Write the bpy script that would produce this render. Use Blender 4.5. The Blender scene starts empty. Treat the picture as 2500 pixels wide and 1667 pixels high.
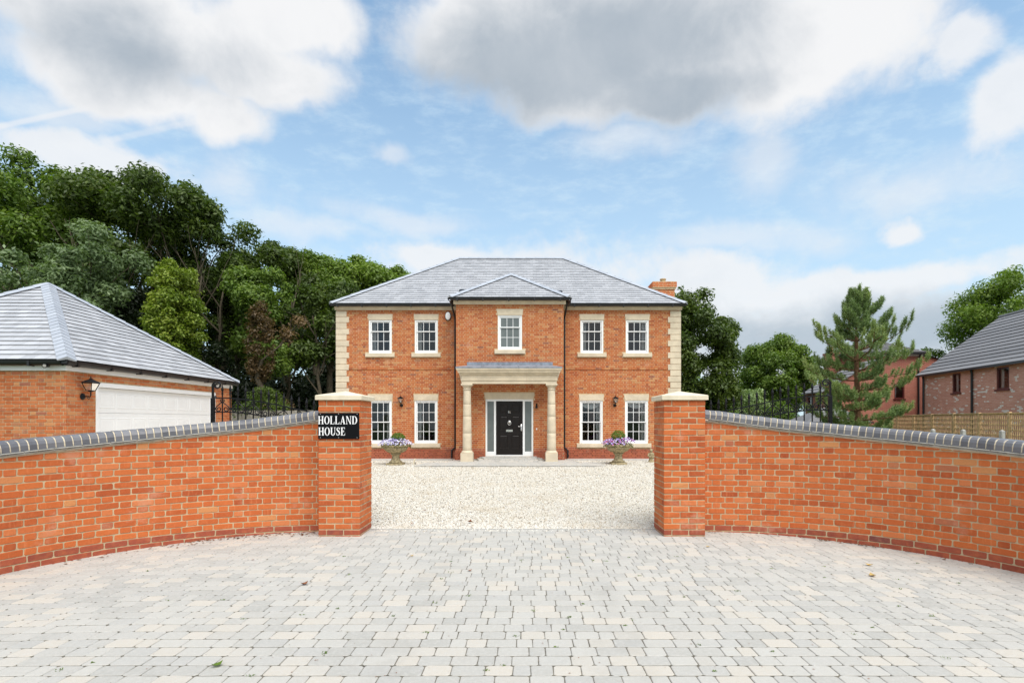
import bpy, math, random
import numpy as np
from mathutils import Vector, Matrix

rnd = random.Random(11)
scene = bpy.context.scene
COL = scene.collection
PI = math.pi
H = 1.475                       # eye height above the paving

# ------------------------------------------------------------------ camera
cd = bpy.data.cameras.new('camera')
cam = bpy.data.objects.new('camera', cd)
COL.objects.link(cam)
cam.location = (0, 0, H)
cam.rotation_euler = (PI / 2, 0, 0)
cd.sensor_width = 36.0
cd.lens = 36.0 * 1320 / 2500
cd.shift_x = -0.0132
cd.shift_y = 0.0774
cd.clip_start = 0.05
cd.clip_end = 6000
scene.camera = cam

# ------------------------------------------------------------------ light
SUN_EL, SUN_AZ = math.radians(59), math.radians(153)     # azimuth clockwise from +Y
world = bpy.data.worlds.new('World')
scene.world = world
world.use_nodes = True
SKY_STRENGTH = 0.10
sun_d = bpy.data.lights.new('sun', 'SUN')
sun_d.energy = 3.2
sun_d.angle = math.radians(55)
sun_d.color = (1.0, 0.965, 0.91)
sun = bpy.data.objects.new('sun', sun_d)
COL.objects.link(sun)
sd = Vector((math.sin(SUN_AZ) * math.cos(SUN_EL), math.cos(SUN_AZ) * math.cos(SUN_EL), math.sin(SUN_EL)))
sun.rotation_euler = (-sd).to_track_quat('-Z', 'Y').to_euler()
sun.location = (-6, -12, 20)
scene.view_settings.view_transform = 'Standard'
scene.view_settings.look = 'None'
scene.view_settings.gamma = 1.0
scene.view_settings.use_curve_mapping = False
scene.view_settings.exposure = 0.46
scene.cycles.max_bounces = 8
scene.cycles.transparent_max_bounces = 12
scene.cycles.use_denoising = True


class Nodes:
    def __init__(s, tree):
        s.t = tree

    def add(s, typ, ins=None, **kw):
        n = s.t.nodes.new('ShaderNode' + typ)
        for k, v in kw.items():
            setattr(n, k, v)
        for k, v in (ins or {}).items():
            sk = n.inputs[k]
            if isinstance(v, bpy.types.NodeSocket):
                s.t.links.new(v, sk)
            else:
                sk.default_value = v
        return n

    def math(s, op, a, b=0.0, clamp=False):
        return s.add('Math', {0: a, 1: b}, operation=op, use_clamp=clamp).outputs[0]

    def vec(s, op, a, b=(0, 0, 0)):
        return s.add('VectorMath', {0: a, 1: b}, operation=op)

    def mix(s, f, a, b, blend='MIX'):
        n = s.add('Mix', data_type='RGBA', blend_type=blend)
        for i, v in ((0, f), (6, a), (7, b)):
            if isinstance(v, bpy.types.NodeSocket):
                s.t.links.new(v, n.inputs[i])
            else:
                n.inputs[i].default_value = v
        return n.outputs[2]

    def smooth(s, v, lo, hi, a=0.0, b=1.0):
        return s.add('MapRange', {0: v, 1: lo, 2: hi, 3: a, 4: b}, interpolation_type='SMOOTHSTEP').outputs[0]

    def ramp(s, f, stops, interp='LINEAR'):
        n = s.add('ValToRGB', {0: f})
        r = n.color_ramp
        r.interpolation = interp
        while len(r.elements) < len(stops):
            r.elements.new(0.5)
        for e, (p, c) in zip(r.elements, stops):
            e.position = p
            e.color = (c[0], c[1], c[2], 1)
        return n.outputs[0]

    def noise(s, scale, detail=3, rough=0.55, vec=None, dist=0.0):
        ins = {'Scale': scale, 'Detail': detail, 'Roughness': rough, 'Distortion': dist}
        if vec is not None:
            ins['Vector'] = vec
        return s.add('TexNoise', ins).outputs[0]


# ------------------------------------------------------------------ sky
def build_sky():
    t = world.node_tree
    for n in list(t.nodes):
        t.nodes.remove(n)
    N = Nodes(t)
    d = N.add('TexCoord').outputs['Generated']
    sky = N.add('TexSky', sky_type='NISHITA', sun_disc=False, sun_elevation=SUN_EL, sun_rotation=SUN_AZ,
                altitude=50, air_density=1.0, dust_density=0.7, ozone_density=1.6)
    sep = N.add('SeparateXYZ', {0: d})
    n_big = N.noise(2.6, 5, 0.55, d, 0.2)
    n_fine = N.noise(9.0, 11, 0.6, d, 0.25)
    wn = N.add('TexNoise', {'Vector': d, 'Scale': 5.0, 'Detail': 5, 'Roughness': .55}).outputs['Color']
    wv = N.vec('MULTIPLY', N.vec('SUBTRACT', wn, (.5, .5, .5)).outputs[0], (.17, .1, .12)).outputs[0]
    dw = N.vec('ADD', d, wv).outputs[0]
    n_wisp = N.noise(22.0, 6, 0.65, N.vec('MULTIPLY', d, (0.6, 1, 1.8)).outputs[0])

    def blob(x, y, rx, ry):
        v = Vector(((x - 1283) / 1320, 1, (1027 - y) / 1320))
        L = v.length
        c = v / L
        a, b = 1320 * L / rx, 1320 * L / ry
        q = N.vec('MULTIPLY', N.vec('SUBTRACT', dw, tuple(c)).outputs[0], (a, min(a, b), b)).outputs[0]
        return N.math('SUBTRACT', 1.0, N.vec('LENGTH', q).outputs['Value'])

    def union(bl):
        f = bl[0]
        for g in bl[1:]:
            f = N.math('SMOOTH_MAX', f, g)
            f.node.inputs[2].default_value = 0.15
        return f
    jit = N.math('ADD', N.math('MULTIPLY', N.math('SUBTRACT', n_big, 0.5), 1.1),
                 N.math('MULTIPLY', N.math('SUBTRACT', n_fine, 0.5), 1.5))
    # heavy cumulus
    dense = union([blob(1500, 90, 560, 190), blob(2000, 100, 380, 200), blob(1250, 60, 330, 170), blob(1560, 230, 420, 90),
                   blob(330, 40, 560, 150), blob(330, 190, 350, 110), blob(560, 290, 130, 90), blob(720, 60, 190, 110),
                   blob(650, 200, 220, 80)])
    dm = N.smooth(N.math('ADD', dense, N.math('MULTIPLY', jit, 0.62)), -0.03, 0.48)
    # thinner, whiter cloud
    light = union([blob(260, 385, 330, 70), blob(2470, 260, 150, 170), blob(2330, 110, 190, 110),
                   blob(2228, 548, 70, 50), blob(1280, 690, 460, 130), blob(1760, 720, 260, 110),
                   blob(2120, 690, 620, 70), blob(1900, 820, 900, 150), blob(1100, 640, 220, 60)])
    faint = union([blob(945, 378, 60, 28), blob(1560, 345, 230, 60), blob(1870, 400, 130, 130), blob(2250, 430, 380, 100), blob(700, 560, 240, 40),
                   blob(1000, 540, 300, 40), blob(540, 460, 130, 110), blob(1800, 600, 420, 50), blob(120, 250, 300, 70)])
    lm = N.smooth(N.math('ADD', light, N.math('MULTIPLY', jit, 1.0)), 0.05, 0.55)
    lm = N.math('MULTIPLY', lm, 0.85)
    front = N.smooth(sep.outputs[1], 0.42, 0.6)
    fm = N.math('MULTIPLY', N.smooth(N.math('ADD', faint, N.math('MULTIPLY', jit, 0.95)), 0.0, 0.9), 0.5)
    cover = N.math('MAXIMUM', dm, N.math('MAXIMUM', lm, fm))
    gen = N.smooth(N.math('ADD', N.math('MULTIPLY', n_big, 0.8), N.math('MULTIPLY', n_fine, 0.5)), 0.52, 0.76)
    cover = N.math('ADD', N.math('MULTIPLY', cover, front), N.math('MULTIPLY', gen, N.math('SUBTRACT', 1.0, front)))
    # thin veil everywhere, denser to the horizon
    veil = N.math('ADD', N.smooth(sep.outputs[2], 0.7, 0.05, 0.16, 0.8), N.math('MULTIPLY', N.smooth(n_wisp, 0.42, 0.8), 0.34))
    # grey undersides
    grey = union([blob(1440, 150, 520, 170), blob(1640, 240, 300, 80), blob(1240, 190, 330, 90), N.math('SUBTRACT', blob(330, 110, 560, 190), .3), blob(2080, 810, 560, 110), blob(1480, 90, 420, 110)])
    gm = N.smooth(N.math('ADD', grey, N.math('MULTIPLY', jit, 0.4)), -0.08, 0.72)
    white = (6.65, 6.7, 6.8, 1)
    shade = (2.9, 3.4, 3.95, 1)
    fluff = N.math('ADD', N.math('MULTIPLY', gm, 0.84), N.math('MULTIPLY', N.math('SUBTRACT', n_fine, 0.5), 0.5), True)
    cloud = N.mix(fluff, white, shade)
    # vapour trails
    def trail(a, b, w):
        va = Vector(((a[0] - 1283) / 1320, 1, (1027 - a[1]) / 1320)).normalized()
        vb = Vector(((b[0] - 1283) / 1320, 1, (1027 - b[1]) / 1320)).normalized()
        nrm = va.cross(vb).normalized()
        mid = (va + vb).normalized()
        off = N.math('ABSOLUTE', N.vec('DOT_PRODUCT', d, tuple(nrm)).outputs['Value'])
        across = N.smooth(off, w, w * 0.2)
        half = math.acos(max(-1, min(1, va.dot(mid))))
        along = N.smooth(N.vec('DISTANCE', d, tuple(mid)).outputs['Value'], half * 1.05, half * 0.75)
        return N.math('MULTIPLY', across, along)
    tr = N.math('ADD', N.math('MULTIPLY', trail((-60, 322), (290, 247), 0.0048), 0.6),
                N.math('MULTIPLY', trail((250, 347), (520, 287), 0.006), 0.3))
    sk = N.vec('MULTIPLY', sky.outputs[0], (1.32, 1.66, 1.64)).outputs[0]
    c1 = N.mix(veil, sk, (4.7, 5.95, 6.95, 1))
    c1 = N.mix(tr, c1, (6.5, 6.6, 6.8, 1))
    c2 = N.mix(cover, c1, cloud)
    bg = N.add('Background', {0: c2, 1: SKY_STRENGTH})
    o = N.add('OutputWorld')
    t.links.new(bg.outputs[0], o.inputs[0])


build_sky()


# ------------------------------------------------------------------ object helpers
W = {}                                       # world matrix of everything placed


def link(o, parent=None, M=None):
    COL.objects.link(o)
    M = M or Matrix()
    W[o.name] = M
    if parent is not None:
        o.parent = parent
        o.matrix_basis = W[parent.name].inverted() @ M
    else:
        o.matrix_basis = M
    return o


def tag(o, label=None, cat=None, group=None, kind=None):
    if label: o['label'] = label
    if cat: o['category'] = cat
    if group: o['group'] = group
    if kind: o['kind'] = kind
    return o


def thing(name, label, cat, loc, group=None):
    o = bpy.data.objects.new(name, None)
    o.empty_display_size = 0.2
    link(o, None, Matrix.Translation(loc))
    return tag(o, label, cat, group)


def frame(o, x, y, z):
    return Matrix(((x[0], y[0], z[0], o[0]), (x[1], y[1], z[1], o[1]), (x[2], y[2], z[2], o[2]), (0, 0, 0, 1)))


def TR(loc, rz=0.0):
    return Matrix.Translation(loc) @ Matrix.Rotation(rz, 4, 'Z')


def np_mesh(name, verts, faces_n, mat, smooth=False):
    """verts (n,3); faces_n (m,k) int array of equal sized faces"""
    me = bpy.data.meshes.new(name)
    n, (m, k) = len(verts), faces_n.shape
    me.vertices.add(n)
    me.vertices.foreach_set('co', np.asarray(verts, np.float32).ravel())
    me.loops.add(m * k)
    me.loops.foreach_set('vertex_index', faces_n.astype(np.int32).ravel())
    me.polygons.add(m)
    me.polygons.foreach_set('loop_start', np.arange(0, m * k, k, dtype=np.int32))
    me.polygons.foreach_set('loop_total', np.full(m, k, np.int32))
    if smooth:
        me.polygons.foreach_set('use_smooth', np.ones(m, bool))
    me.update(calc_edges=True)
    me.materials.append(mat)
    return me


class MB:
    """collects faces for ONE mesh object"""

    def __init__(s):
        s.v, s.f = [], []

    def geo(s, verts, faces, M=None):
        b = len(s.v)
        if M is not None:
            verts = [M @ Vector(v) for v in verts]
        s.v.extend([tuple(v) for v in verts])
        s.f.extend([tuple(i + b for i in f) for f in faces])
        return s

    def box(s, x0, x1, y0, y1, z0, z1, M=None):
        return s.geo([(x0, y0, z0), (x1, y0, z0), (x1, y1, z0), (x0, y1, z0), (x0, y0, z1), (x1, y0, z1), (x1, y1, z1), (x0, y1, z1)],
                     [(0, 3, 2, 1), (4, 5, 6, 7), (0, 1, 5, 4), (1, 2, 6, 5), (2, 3, 7, 6), (3, 0, 4, 7)], M)

    def bbox(s, x0, x1, y0, y1, z0, z1, c=0.004, M=None, j=0.0):
        v, f = bevel_box(x0, x1, y0, y1, z0, z1, c, j)
        return s.geo(v, f, M)

    def quad(s, a, b, c, d, M=None):
        return s.geo([a, b, c, d], [(0, 1, 2, 3)], M)

    def poly(s, pts, M=None):
        return s.geo(pts, [tuple(range(len(pts)))], M)

    def extrude(s, prof, length, M=None, x0=0.0):
        """profile in (y, z), run along local x"""
        n = len(prof)
        v = [(x0, p[0], p[1]) for p in prof] + [(x0 + length, p[0], p[1]) for p in prof]
        f = [tuple(range(n))[::-1], tuple(range(n, 2 * n))]
        f += [(i, (i + 1) % n, n + (i + 1) % n, n + i) for i in range(n)]
        return s.geo(v, f, M)

    def tube(s, pts, radii, n=8, cap=True, M=None):
        pts = [Vector(p) for p in pts]
        if not hasattr(radii, '__len__'):
            radii = [radii] * len(pts)
        v, f = [], []
        prev = None
        for i, p in enumerate(pts):
            t = (pts[min(i + 1, len(pts) - 1)] - pts[max(i - 1, 0)])
            t = t.normalized() if t.length > 1e-9 else Vector((0, 0, 1))
            if prev is None:
                a = t.cross(Vector((0, 0, 1)))
                if a.length < 1e-3:
                    a = t.cross(Vector((1, 0, 0)))
            else:
                a = prev - t * prev.dot(t)
            a.normalize()
            b = t.cross(a)
            prev = a
            for k in range(n):
                q = 2 * PI * k / n
                v.append(p + (a * math.cos(q) + b * math.sin(q)) * radii[i])
        for i in range(len(pts) - 1):
            for k in range(n):
                f.append((i * n + k, i * n + (k + 1) % n, (i + 1) * n + (k + 1) % n, (i + 1) * n + k))
        if cap:
            f.append(tuple(range(n))[::-1])
            f.append(tuple(range((len(pts) - 1) * n, len(pts) * n)))
        return s.geo(v, f, M)

    def lathe(s, prof, n=24, M=None, mod=None):
        v, f = [], []
        for i, (r, z) in enumerate(prof):
            for k in range(n):
                q = 2 * PI * k / n
                rr = r * (mod(i, k, n) if mod else 1)
                v.append((rr * math.cos(q), rr * math.sin(q), z))
        for i in range(len(prof) - 1):
            for k in range(n):
                f.append((i * n + k, i * n + (k + 1) % n, (i + 1) * n + (k + 1) % n, (i + 1) * n + k))
        f.append(tuple(range(n))[::-1])
        f.append(tuple(range((len(prof) - 1) * n, len(prof) * n)))
        return s.geo(v, f, M)

    def build(s, name, mat, parent=None, smooth=False, kind=None, label=None):
        a = np.array(s.v, float)
        lo, hi = a.min(0), a.max(0)
        o = np.array([(lo[0] + hi[0]) / 2, (lo[1] + hi[1]) / 2, lo[2]])
        me = bpy.data.meshes.new(name)
        me.from_pydata((a - o).tolist(), [], s.f)
        if smooth:
            me.polygons.foreach_set('use_smooth', [True] * len(me.polygons))
            if smooth is not True:
                me.set_sharp_from_angle(angle=math.radians(smooth))
        me.materials.append(mat)
        ob = bpy.data.objects.new(name, me)
        link(ob, parent, Matrix.Translation(o.tolist()))
        if kind: ob['kind'] = kind
        if label: ob['label'] = label
        return ob


def bevel_box(x0, x1, y0, y1, z0, z1, c=0.004, j=0.0):
    v, idx = [], {}
    for sx in (0, 1):
        for sy in (0, 1):
            for sz in (0, 1):
                X, Y, Z = (x0, x1)[sx], (y0, y1)[sy], (z0, z1)[sz]
                dx, dy, dz = (c, -c)[sx], (c, -c)[sy], (c, -c)[sz]
                e = [rnd.uniform(-j, j) for _ in range(3)] if j else (0, 0, 0)
                for ax, p in enumerate(((X, Y + dy, Z + dz), (X + dx, Y, Z + dz), (X + dx, Y + dy, Z))):
                    idx[sx, sy, sz, ax] = len(v)
                    v.append((p[0] + e[0], p[1] + e[1], p[2] + e[2]))
    f = []
    g = lambda sx, sy, sz, ax: idx[sx, sy, sz, ax]
    f.append([g(0, 0, 0, 0), g(0, 0, 1, 0), g(0, 1, 1, 0), g(0, 1, 0, 0)])
    f.append([g(1, 0, 0, 0), g(1, 1, 0, 0), g(1, 1, 1, 0), g(1, 0, 1, 0)])
    f.append([g(0, 0, 0, 1), g(1, 0, 0, 1), g(1, 0, 1, 1), g(0, 0, 1, 1)])
    f.append([g(0, 1, 0, 1), g(0, 1, 1, 1), g(1, 1, 1, 1), g(1, 1, 0, 1)])
    f.append([g(0, 0, 0, 2), g(0, 1, 0, 2), g(1, 1, 0, 2), g(1, 0, 0, 2)])
    f.append([g(0, 0, 1, 2), g(1, 0, 1, 2), g(1, 1, 1, 2), g(0, 1, 1, 2)])
    for a in (0, 1):
        for b in (0, 1):
            f.append([g(a, b, 0, 0), g(a, b, 1, 0), g(a, b, 1, 1), g(a, b, 0, 1)])
            f.append([g(a, 0, b, 0), g(a, 1, b, 0), g(a, 1, b, 2), g(a, 0, b, 2)])
            f.append([g(0, a, b, 1), g(1, a, b, 1), g(1, a, b, 2), g(0, a, b, 2)])
            for c_ in (0, 1):
                f.append([g(a, b, c_, 0), g(a, b, c_, 1), g(a, b, c_, 2)])
    return v, f


def clip_poly(poly, a, b, c):
    """keep a*x + b*y <= c"""
    out = []
    for i in range(len(poly)):
        p, q = poly[i], poly[(i + 1) % len(poly)]
        dp, dq = a * p[0] + b * p[1] - c, a * q[0] + b * q[1] - c
        if dp <= 0: out.append(p)
        if (dp < 0 < dq) or (dq < 0 < dp):
            t = dp / (dp - dq)
            out.append((p[0] + t * (q[0] - p[0]), p[1] + t * (q[1] - p[1])))
    return out


def poly_area(p):
    return 0.5 * sum(p[i][0] * p[(i + 1) % len(p)][1] - p[(i + 1) % len(p)][0] * p[i][1] for i in range(len(p)))


def face_piece(poly, depth=0.03, ch=0.004, rr=0.008, jit=0.002):
    """brick or paver: convex outline in (u, z), seen from -y, worn corners, chamfered arris"""
    n = len(poly)
    out = []
    for i in range(n):
        p, a, b = Vector(poly[i]), Vector(poly[i - 1]), Vector(poly[(i + 1) % n])
        da, db = (a - p), (b - p)
        r = rr * rnd.uniform(0.5, 1.5)
        for dv in (da, db):
            k = min(r, dv.length * 0.4)
            q = p + dv.normalized() * k if dv.length > 1e-6 else p
            out.append((q.x + rnd.uniform(-jit, jit), q.y + rnd.uniform(-jit, jit)))
    m = len(out)
    cx, cz = sum(p[0] for p in out) / m, sum(p[1] for p in out) / m
    w = max(p[0] for p in out) - min(p[0] for p in out)
    h = max(p[1] for p in out) - min(p[1] for p in out)
    fx, fz = max(0.3, 1 - 2 * ch / max(w, 1e-4)), max(0.3, 1 - 2 * ch / max(h, 1e-4))
    v = [(cx + (p[0] - cx) * fx, 0.0, cz + (p[1] - cz) * fz) for p in out]
    v += [(p[0], ch, p[1]) for p in out] + [(p[0], depth, p[1]) for p in out]
    f = [tuple(range(m))]
    for i in range(m):
        k = (i + 1) % m
        f.append((m + i, m + k, k, i))
        f.append((2 * m + i, 2 * m + k, m + k, m + i))
    return v, f


def px(p):
    return 1283 + 1320 * p[0] / max(p[1], 0.1), 1027 - 1320 * (p[2] - H) / max(p[1], 0.1)


class Pieces:
    """bricks, slates, pavers of one thing: the largest in view as parts, the rest as one part"""

    def __init__(s, parent, name, mat, rest_name, limit=300, rest_mat=None, visible=None):
        s.parent, s.name, s.mat, s.rest_name, s.limit = parent, name, mat, rest_name, limit
        s.rest_mat, s.visible = rest_mat or mat, visible
        s.items = []

    def add(s, geo, M, size, key=None, mat=None):
        p = M.translation
        x, y = px(p)
        sc = size / max(p.y, 0.5) ** 2
        if not (-20 < x < 2520 and -20 < y < 1690) or p.y < 0.5 or (s.visible and not s.visible(x, y, p)):
            sc *= 1e-4
        s.items.append((sc, geo, M, key, mat or s.mat))

    def finish(s):
        s.items.sort(key=lambda i: -i[0])
        cache = {}
        for sc, geo, M, key, mat in s.items[:s.limit]:
            me = cache.get((key, mat.name)) if key is not None else None
            if me is None:
                me = bpy.data.meshes.new(s.name)
                me.from_pydata([tuple(v) for v in geo[0]], [], geo[1])
                me.materials.append(mat)
                if key is not None: cache[key, mat.name] = me
            link(bpy.data.objects.new(s.name, me), s.parent, M)
        rest = s.items[s.limit:]
        by = {}
        for it in rest:
            by.setdefault(it[4].name, []).append(it)
        for mn, its in by.items():
            V, F, b = [], [], 0
            for sc, geo, M, key, mat in its:
                a = np.array(geo[0], float)
                m = np.array(M)
                V.append(a @ m[:3, :3].T + m[:3, 3])
                F.extend([tuple(i + b for i in f) for f in geo[1]])
                b += len(a)
            V = np.concatenate(V)
            o = V.mean(0)
            me = bpy.data.meshes.new(s.rest_name)
            me.from_pydata((V - o).tolist(), [], F)
            me.materials.append(its[0][4])
            ob = bpy.data.objects.new(s.rest_name, me)
            link(ob, s.parent, Matrix.Translation(o.tolist()))
            ob['kind'] = 'stuff'


# ------------------------------------------------------------------ materials
def material(name):
    m = bpy.data.materials.new(name)
    m.use_nodes = True
    N = Nodes(m.node_tree)
    return m, N, m.node_tree.nodes['Principled BSDF']


def piece_random(N):
    """one random number per piece, whether it is an object or an island"""
    a = N.add('ObjectInfo').outputs['Random']
    b = N.add('NewGeometry').outputs['Random Per Island']
    return N.math('FRACT', N.math('ADD', N.math('MULTIPLY', a, 7.31), N.math('MULTIPLY', b, 3.77)))


def put_bump(N, b, h, strength, dist):
    n = N.add('Bump', {'Height': h, 'Strength': strength, 'Distance': dist})
    N.t.links.new(n.outputs[0], b.inputs['Normal'])


def plain(name, col, rough=0.6, var=0.12, nscale=8.0, bump=0.0, bscale=60.0, bdist=0.003, spec=0.5, metal=0.0):
    m, N, b = material(name)
    pos = N.add('NewGeometry').outputs['Position']
    n = N.noise(nscale, 5, 0.6, pos)
    f = N.smooth(n, 0.3, 0.7, 1 - var, 1 + var)
    c = N.vec('SCALE', tuple(col))
    N.t.links.new(f, c.inputs['Scale'])
    N.t.links.new(c.outputs[0], b.inputs['Base Color'])
    b.inputs['Roughness'].default_value = rough
    b.inputs['Specular IOR Level'].default_value = spec
    b.inputs['Metallic'].default_value = metal
    if bump:
        put_bump(N, b, N.noise(bscale, 4, 0.6, pos), bump, bdist)
    return m


def brick_mat(name, stops, dirt=0.25, streak=True):
    m, N, b = material(name)
    pos = N.add('NewGeometry').outputs['Position']
    r = piece_random(N)
    c = N.ramp(r, stops)
    n1 = N.noise(14, 4, 0.6, pos)
    n2 = N.noise(70, 3, 0.6, pos)
    c = N.mix(N.smooth(n1, 0.35, 0.75, 0.0, 0.3), c, (0.60, 0.175, 0.06, 1))
    if streak:                                     # vertical creases of handmade faces
        v = N.vec('MULTIPLY', pos, (38, 38, 5)).outputs[0]
        n3 = N.noise(1.0, 2, 0.5, v)
        c = N.mix(N.smooth(n3, 0.58, 0.72, 0.0, 0.32), c, (0.68, 0.24, 0.10, 1))
    c = N.mix(N.smooth(n2, 0.5, 0.8, 0.0, dirt), c, (0.20, 0.085, 0.05, 1))
    n6 = N.noise(2.3, 6, .68, pos)
    c = N.mix(N.smooth(n6, .56, .72, 0, .38), c, (.62, .36, .25, 1))          # salt bloom
    n7 = N.noise(1.4, 6, .7, N.vec('ADD', pos, (9.3, 4.1, 2.2)).outputs[0])
    c = N.mix(N.smooth(n7, .55, .75, 0, .35), c, (.22, .085, .045, 1))        # damp stains
    N.t.links.new(c, b.inputs['Base Color'])
    b.inputs['Roughness'].default_value = 0.85
    b.inputs['Specular IOR Level'].default_value = 0.25
    put_bump(N, b, N.math('ADD', N.noise(45, 4, 0.65, pos), N.math('MULTIPLY', n1, 0.6)), 0.55, 0.006)
    return m


M_BRICK = brick_mat('front_wall_brick', [(0, (.36, .075, .024)), (.10, (.42, .095, .028)), (.28, (.49, .12, .033)), (.5, (.54, .145, .040)), (.70, (.48, .11, .030)), (.86, (.56, .165, .055)), (.95, (.57, .19, .072)), (.98, (.56, .25, .095)), (1, (.34, .095, .06))])
M_PLINTH = brick_mat('plinth_brick', [(0, (.26, .065, .04)), (.5, (.33, .08, .045)), (.9, (.30, .075, .045)), (1, (.16, .055, .05))], 0.3, False)
M_HBRICK = brick_mat('house_brick', [(0, (0.314, 0.077, 0.028)), (.2, (0.408, 0.116, 0.039)), (.45, (0.465, 0.150, 0.051)), (.7, (0.427, 0.129, 0.039)), (.86, (0.484, 0.198, 0.074)), (.94, (0.503, 0.258, 0.110)), (1, (0.209, 0.073, 0.051))])
M_HPLINTH = brick_mat('house_plinth_brick', [(0, (.30, .085, .05)), (.5, (.38, .115, .065)), (.9, (.34, .10, .06)), (1, (.22, .08, .055))], 0.2, False)
M_GBRICK = brick_mat('garage_brick', [(0, (0.357, 0.098, 0.032)), (.3, (0.473, 0.138, 0.047)), (.55, (0.493, 0.155, 0.053)), (.75, (0.483, 0.196, 0.084)), (.9, (0.525, 0.253, 0.105)), (.96, (0.294, 0.115, 0.074)), (1, (0.420, 0.138, 0.063))])
M_MORTAR = plain('lime_mortar', (.46, .36, .225), .95, .18, 10, .5, 120, .003, .2)
M_HMORTAR = plain('house_mortar', (.56, .41, .25), .95, .15, 10, .4, 120, .002, .2)
M_STONE = plain('cast_stone', (.61, .52, .385), .85, .10, 3.5, .25, 90, .002, .25)
M_CAP = plain('pale_cast_stone', (.66, .585, .44), .85, .10, 5, .3, 90, .002, .25)
M_OLDSTONE = plain('weathered_stone', (.33, .27, .16), .9, .45, 14, .6, 60, .004, .2)
M_WHITE = plain('white_paint', (.84, .84, .83), .35, .02, 3, 0, 1)
M_BLACK = plain('black_gutter', (.012, .012, .013), .35, .1, 4, 0, 1)
M_IRON = plain('black_iron', (.008, .008, .009), .42, .3, 30, .3, 150, .002, .2)
M_DOOR = plain('black_door_paint', (.012, .009, .008), .3, .1, 5, 0, 1, .003, .25)
M_CHROME = plain('polished_steel', (.75, .73, .70), .18, .03, 5, 0, 1, .003, .5, 1.0)
M_LEAD = plain('grey_lead', (.22, .24, .28), .45, .25, 6, .2, 30, .003, .5)
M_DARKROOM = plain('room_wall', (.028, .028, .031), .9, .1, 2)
M_CURTAIN = plain('white_curtain', (.62, .61, .58), .9, .06, 4)
M_POT = plain('buff_clay', (.50, .33, .16), .8, .15, 8)
M_WOODGREY = plain('grey_weathered_wood', (.26, .24, .20), .9, .25, 9, .4, 40, .003, .2)
M_TRELLIS = plain('tan_fence_wood', (.62, .43, .23), .85, .22, 6, .3, 50, .002, .2)
M_CONC = plain('grey_concrete', (.36, .35, .32), .9, .15, 10, .4, 70, .003, .2)
M_DARKRED = plain('dark_red_frame', (.10, .018, .016), .4, .1, 5)
M_PLAQUE = plain('black_plaque', (.006, .006, .007), .35, .05, 5, 0, 1, .003, .12)
M_LETTER = plain('white_letter', (.85, .85, .84), .5, .02, 5)
M_BROWNLEAF = plain('brown_dead_leaf', (.20, .075, .03), .8, .3, 30)
M_YELLOWLEAF = plain('yellow_leaf', (.45, .30, .09), .7, .3, 30)
M_SOIL = plain('dark_soil', (.03, .022, .015), .95, .3, 20)
M_ALARM = plain('white_plastic', (.82, .82, .82), .4, .02, 5)


def slate_mat(name, a, b_, rough=.42):
    m, N, b = material(name)
    pos = N.add('NewGeometry').outputs['Position']
    r = piece_random(N)
    c = N.ramp(r, [(0, a), (.5, tuple((x + y) / 2 for x, y in zip(a, b_))), (1, b_)])
    n = N.noise(9, 5, 0.65, pos)
    c = N.mix(N.smooth(n, 0.4, 0.8, 0, .3), c, tuple(1.25 * x for x in b_) + (1,))
    n8 = N.noise(1.1, 6, .7, pos)
    c = N.mix(N.smooth(n8, .5, .75, 0, .3), c, tuple(.62 * x for x in a) + (1,))
    N.t.links.new(c, b.inputs['Base Color'])
    b.inputs['Roughness'].default_value = rough
    b.inputs['Specular IOR Level'].default_value = .6
    put_bump(N, b, N.noise(30, 5, .65, pos), .35, .004)
    return m


M_SLATE = slate_mat('blue_grey_slate', (.35, .355, .372), (.48, .485, .505), .4)
M_HIP = slate_mat('blue_grey_hip_tile', (.35, .375, .42), (.41, .435, .48), .4)
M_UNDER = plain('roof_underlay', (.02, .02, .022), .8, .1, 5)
M_TILE = slate_mat('dark_concrete_tile', (.15, .147, .152), (.22, .215, .22), .65)
M_COPING = slate_mat('blue_engineering_brick', (.085, .086, .098), (.165, .165, .178), .38)
M_COPJOINT = plain('coping_mortar', (.58, .50, .37), .95, .15, 20, .4, 120, .002, .2)


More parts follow.
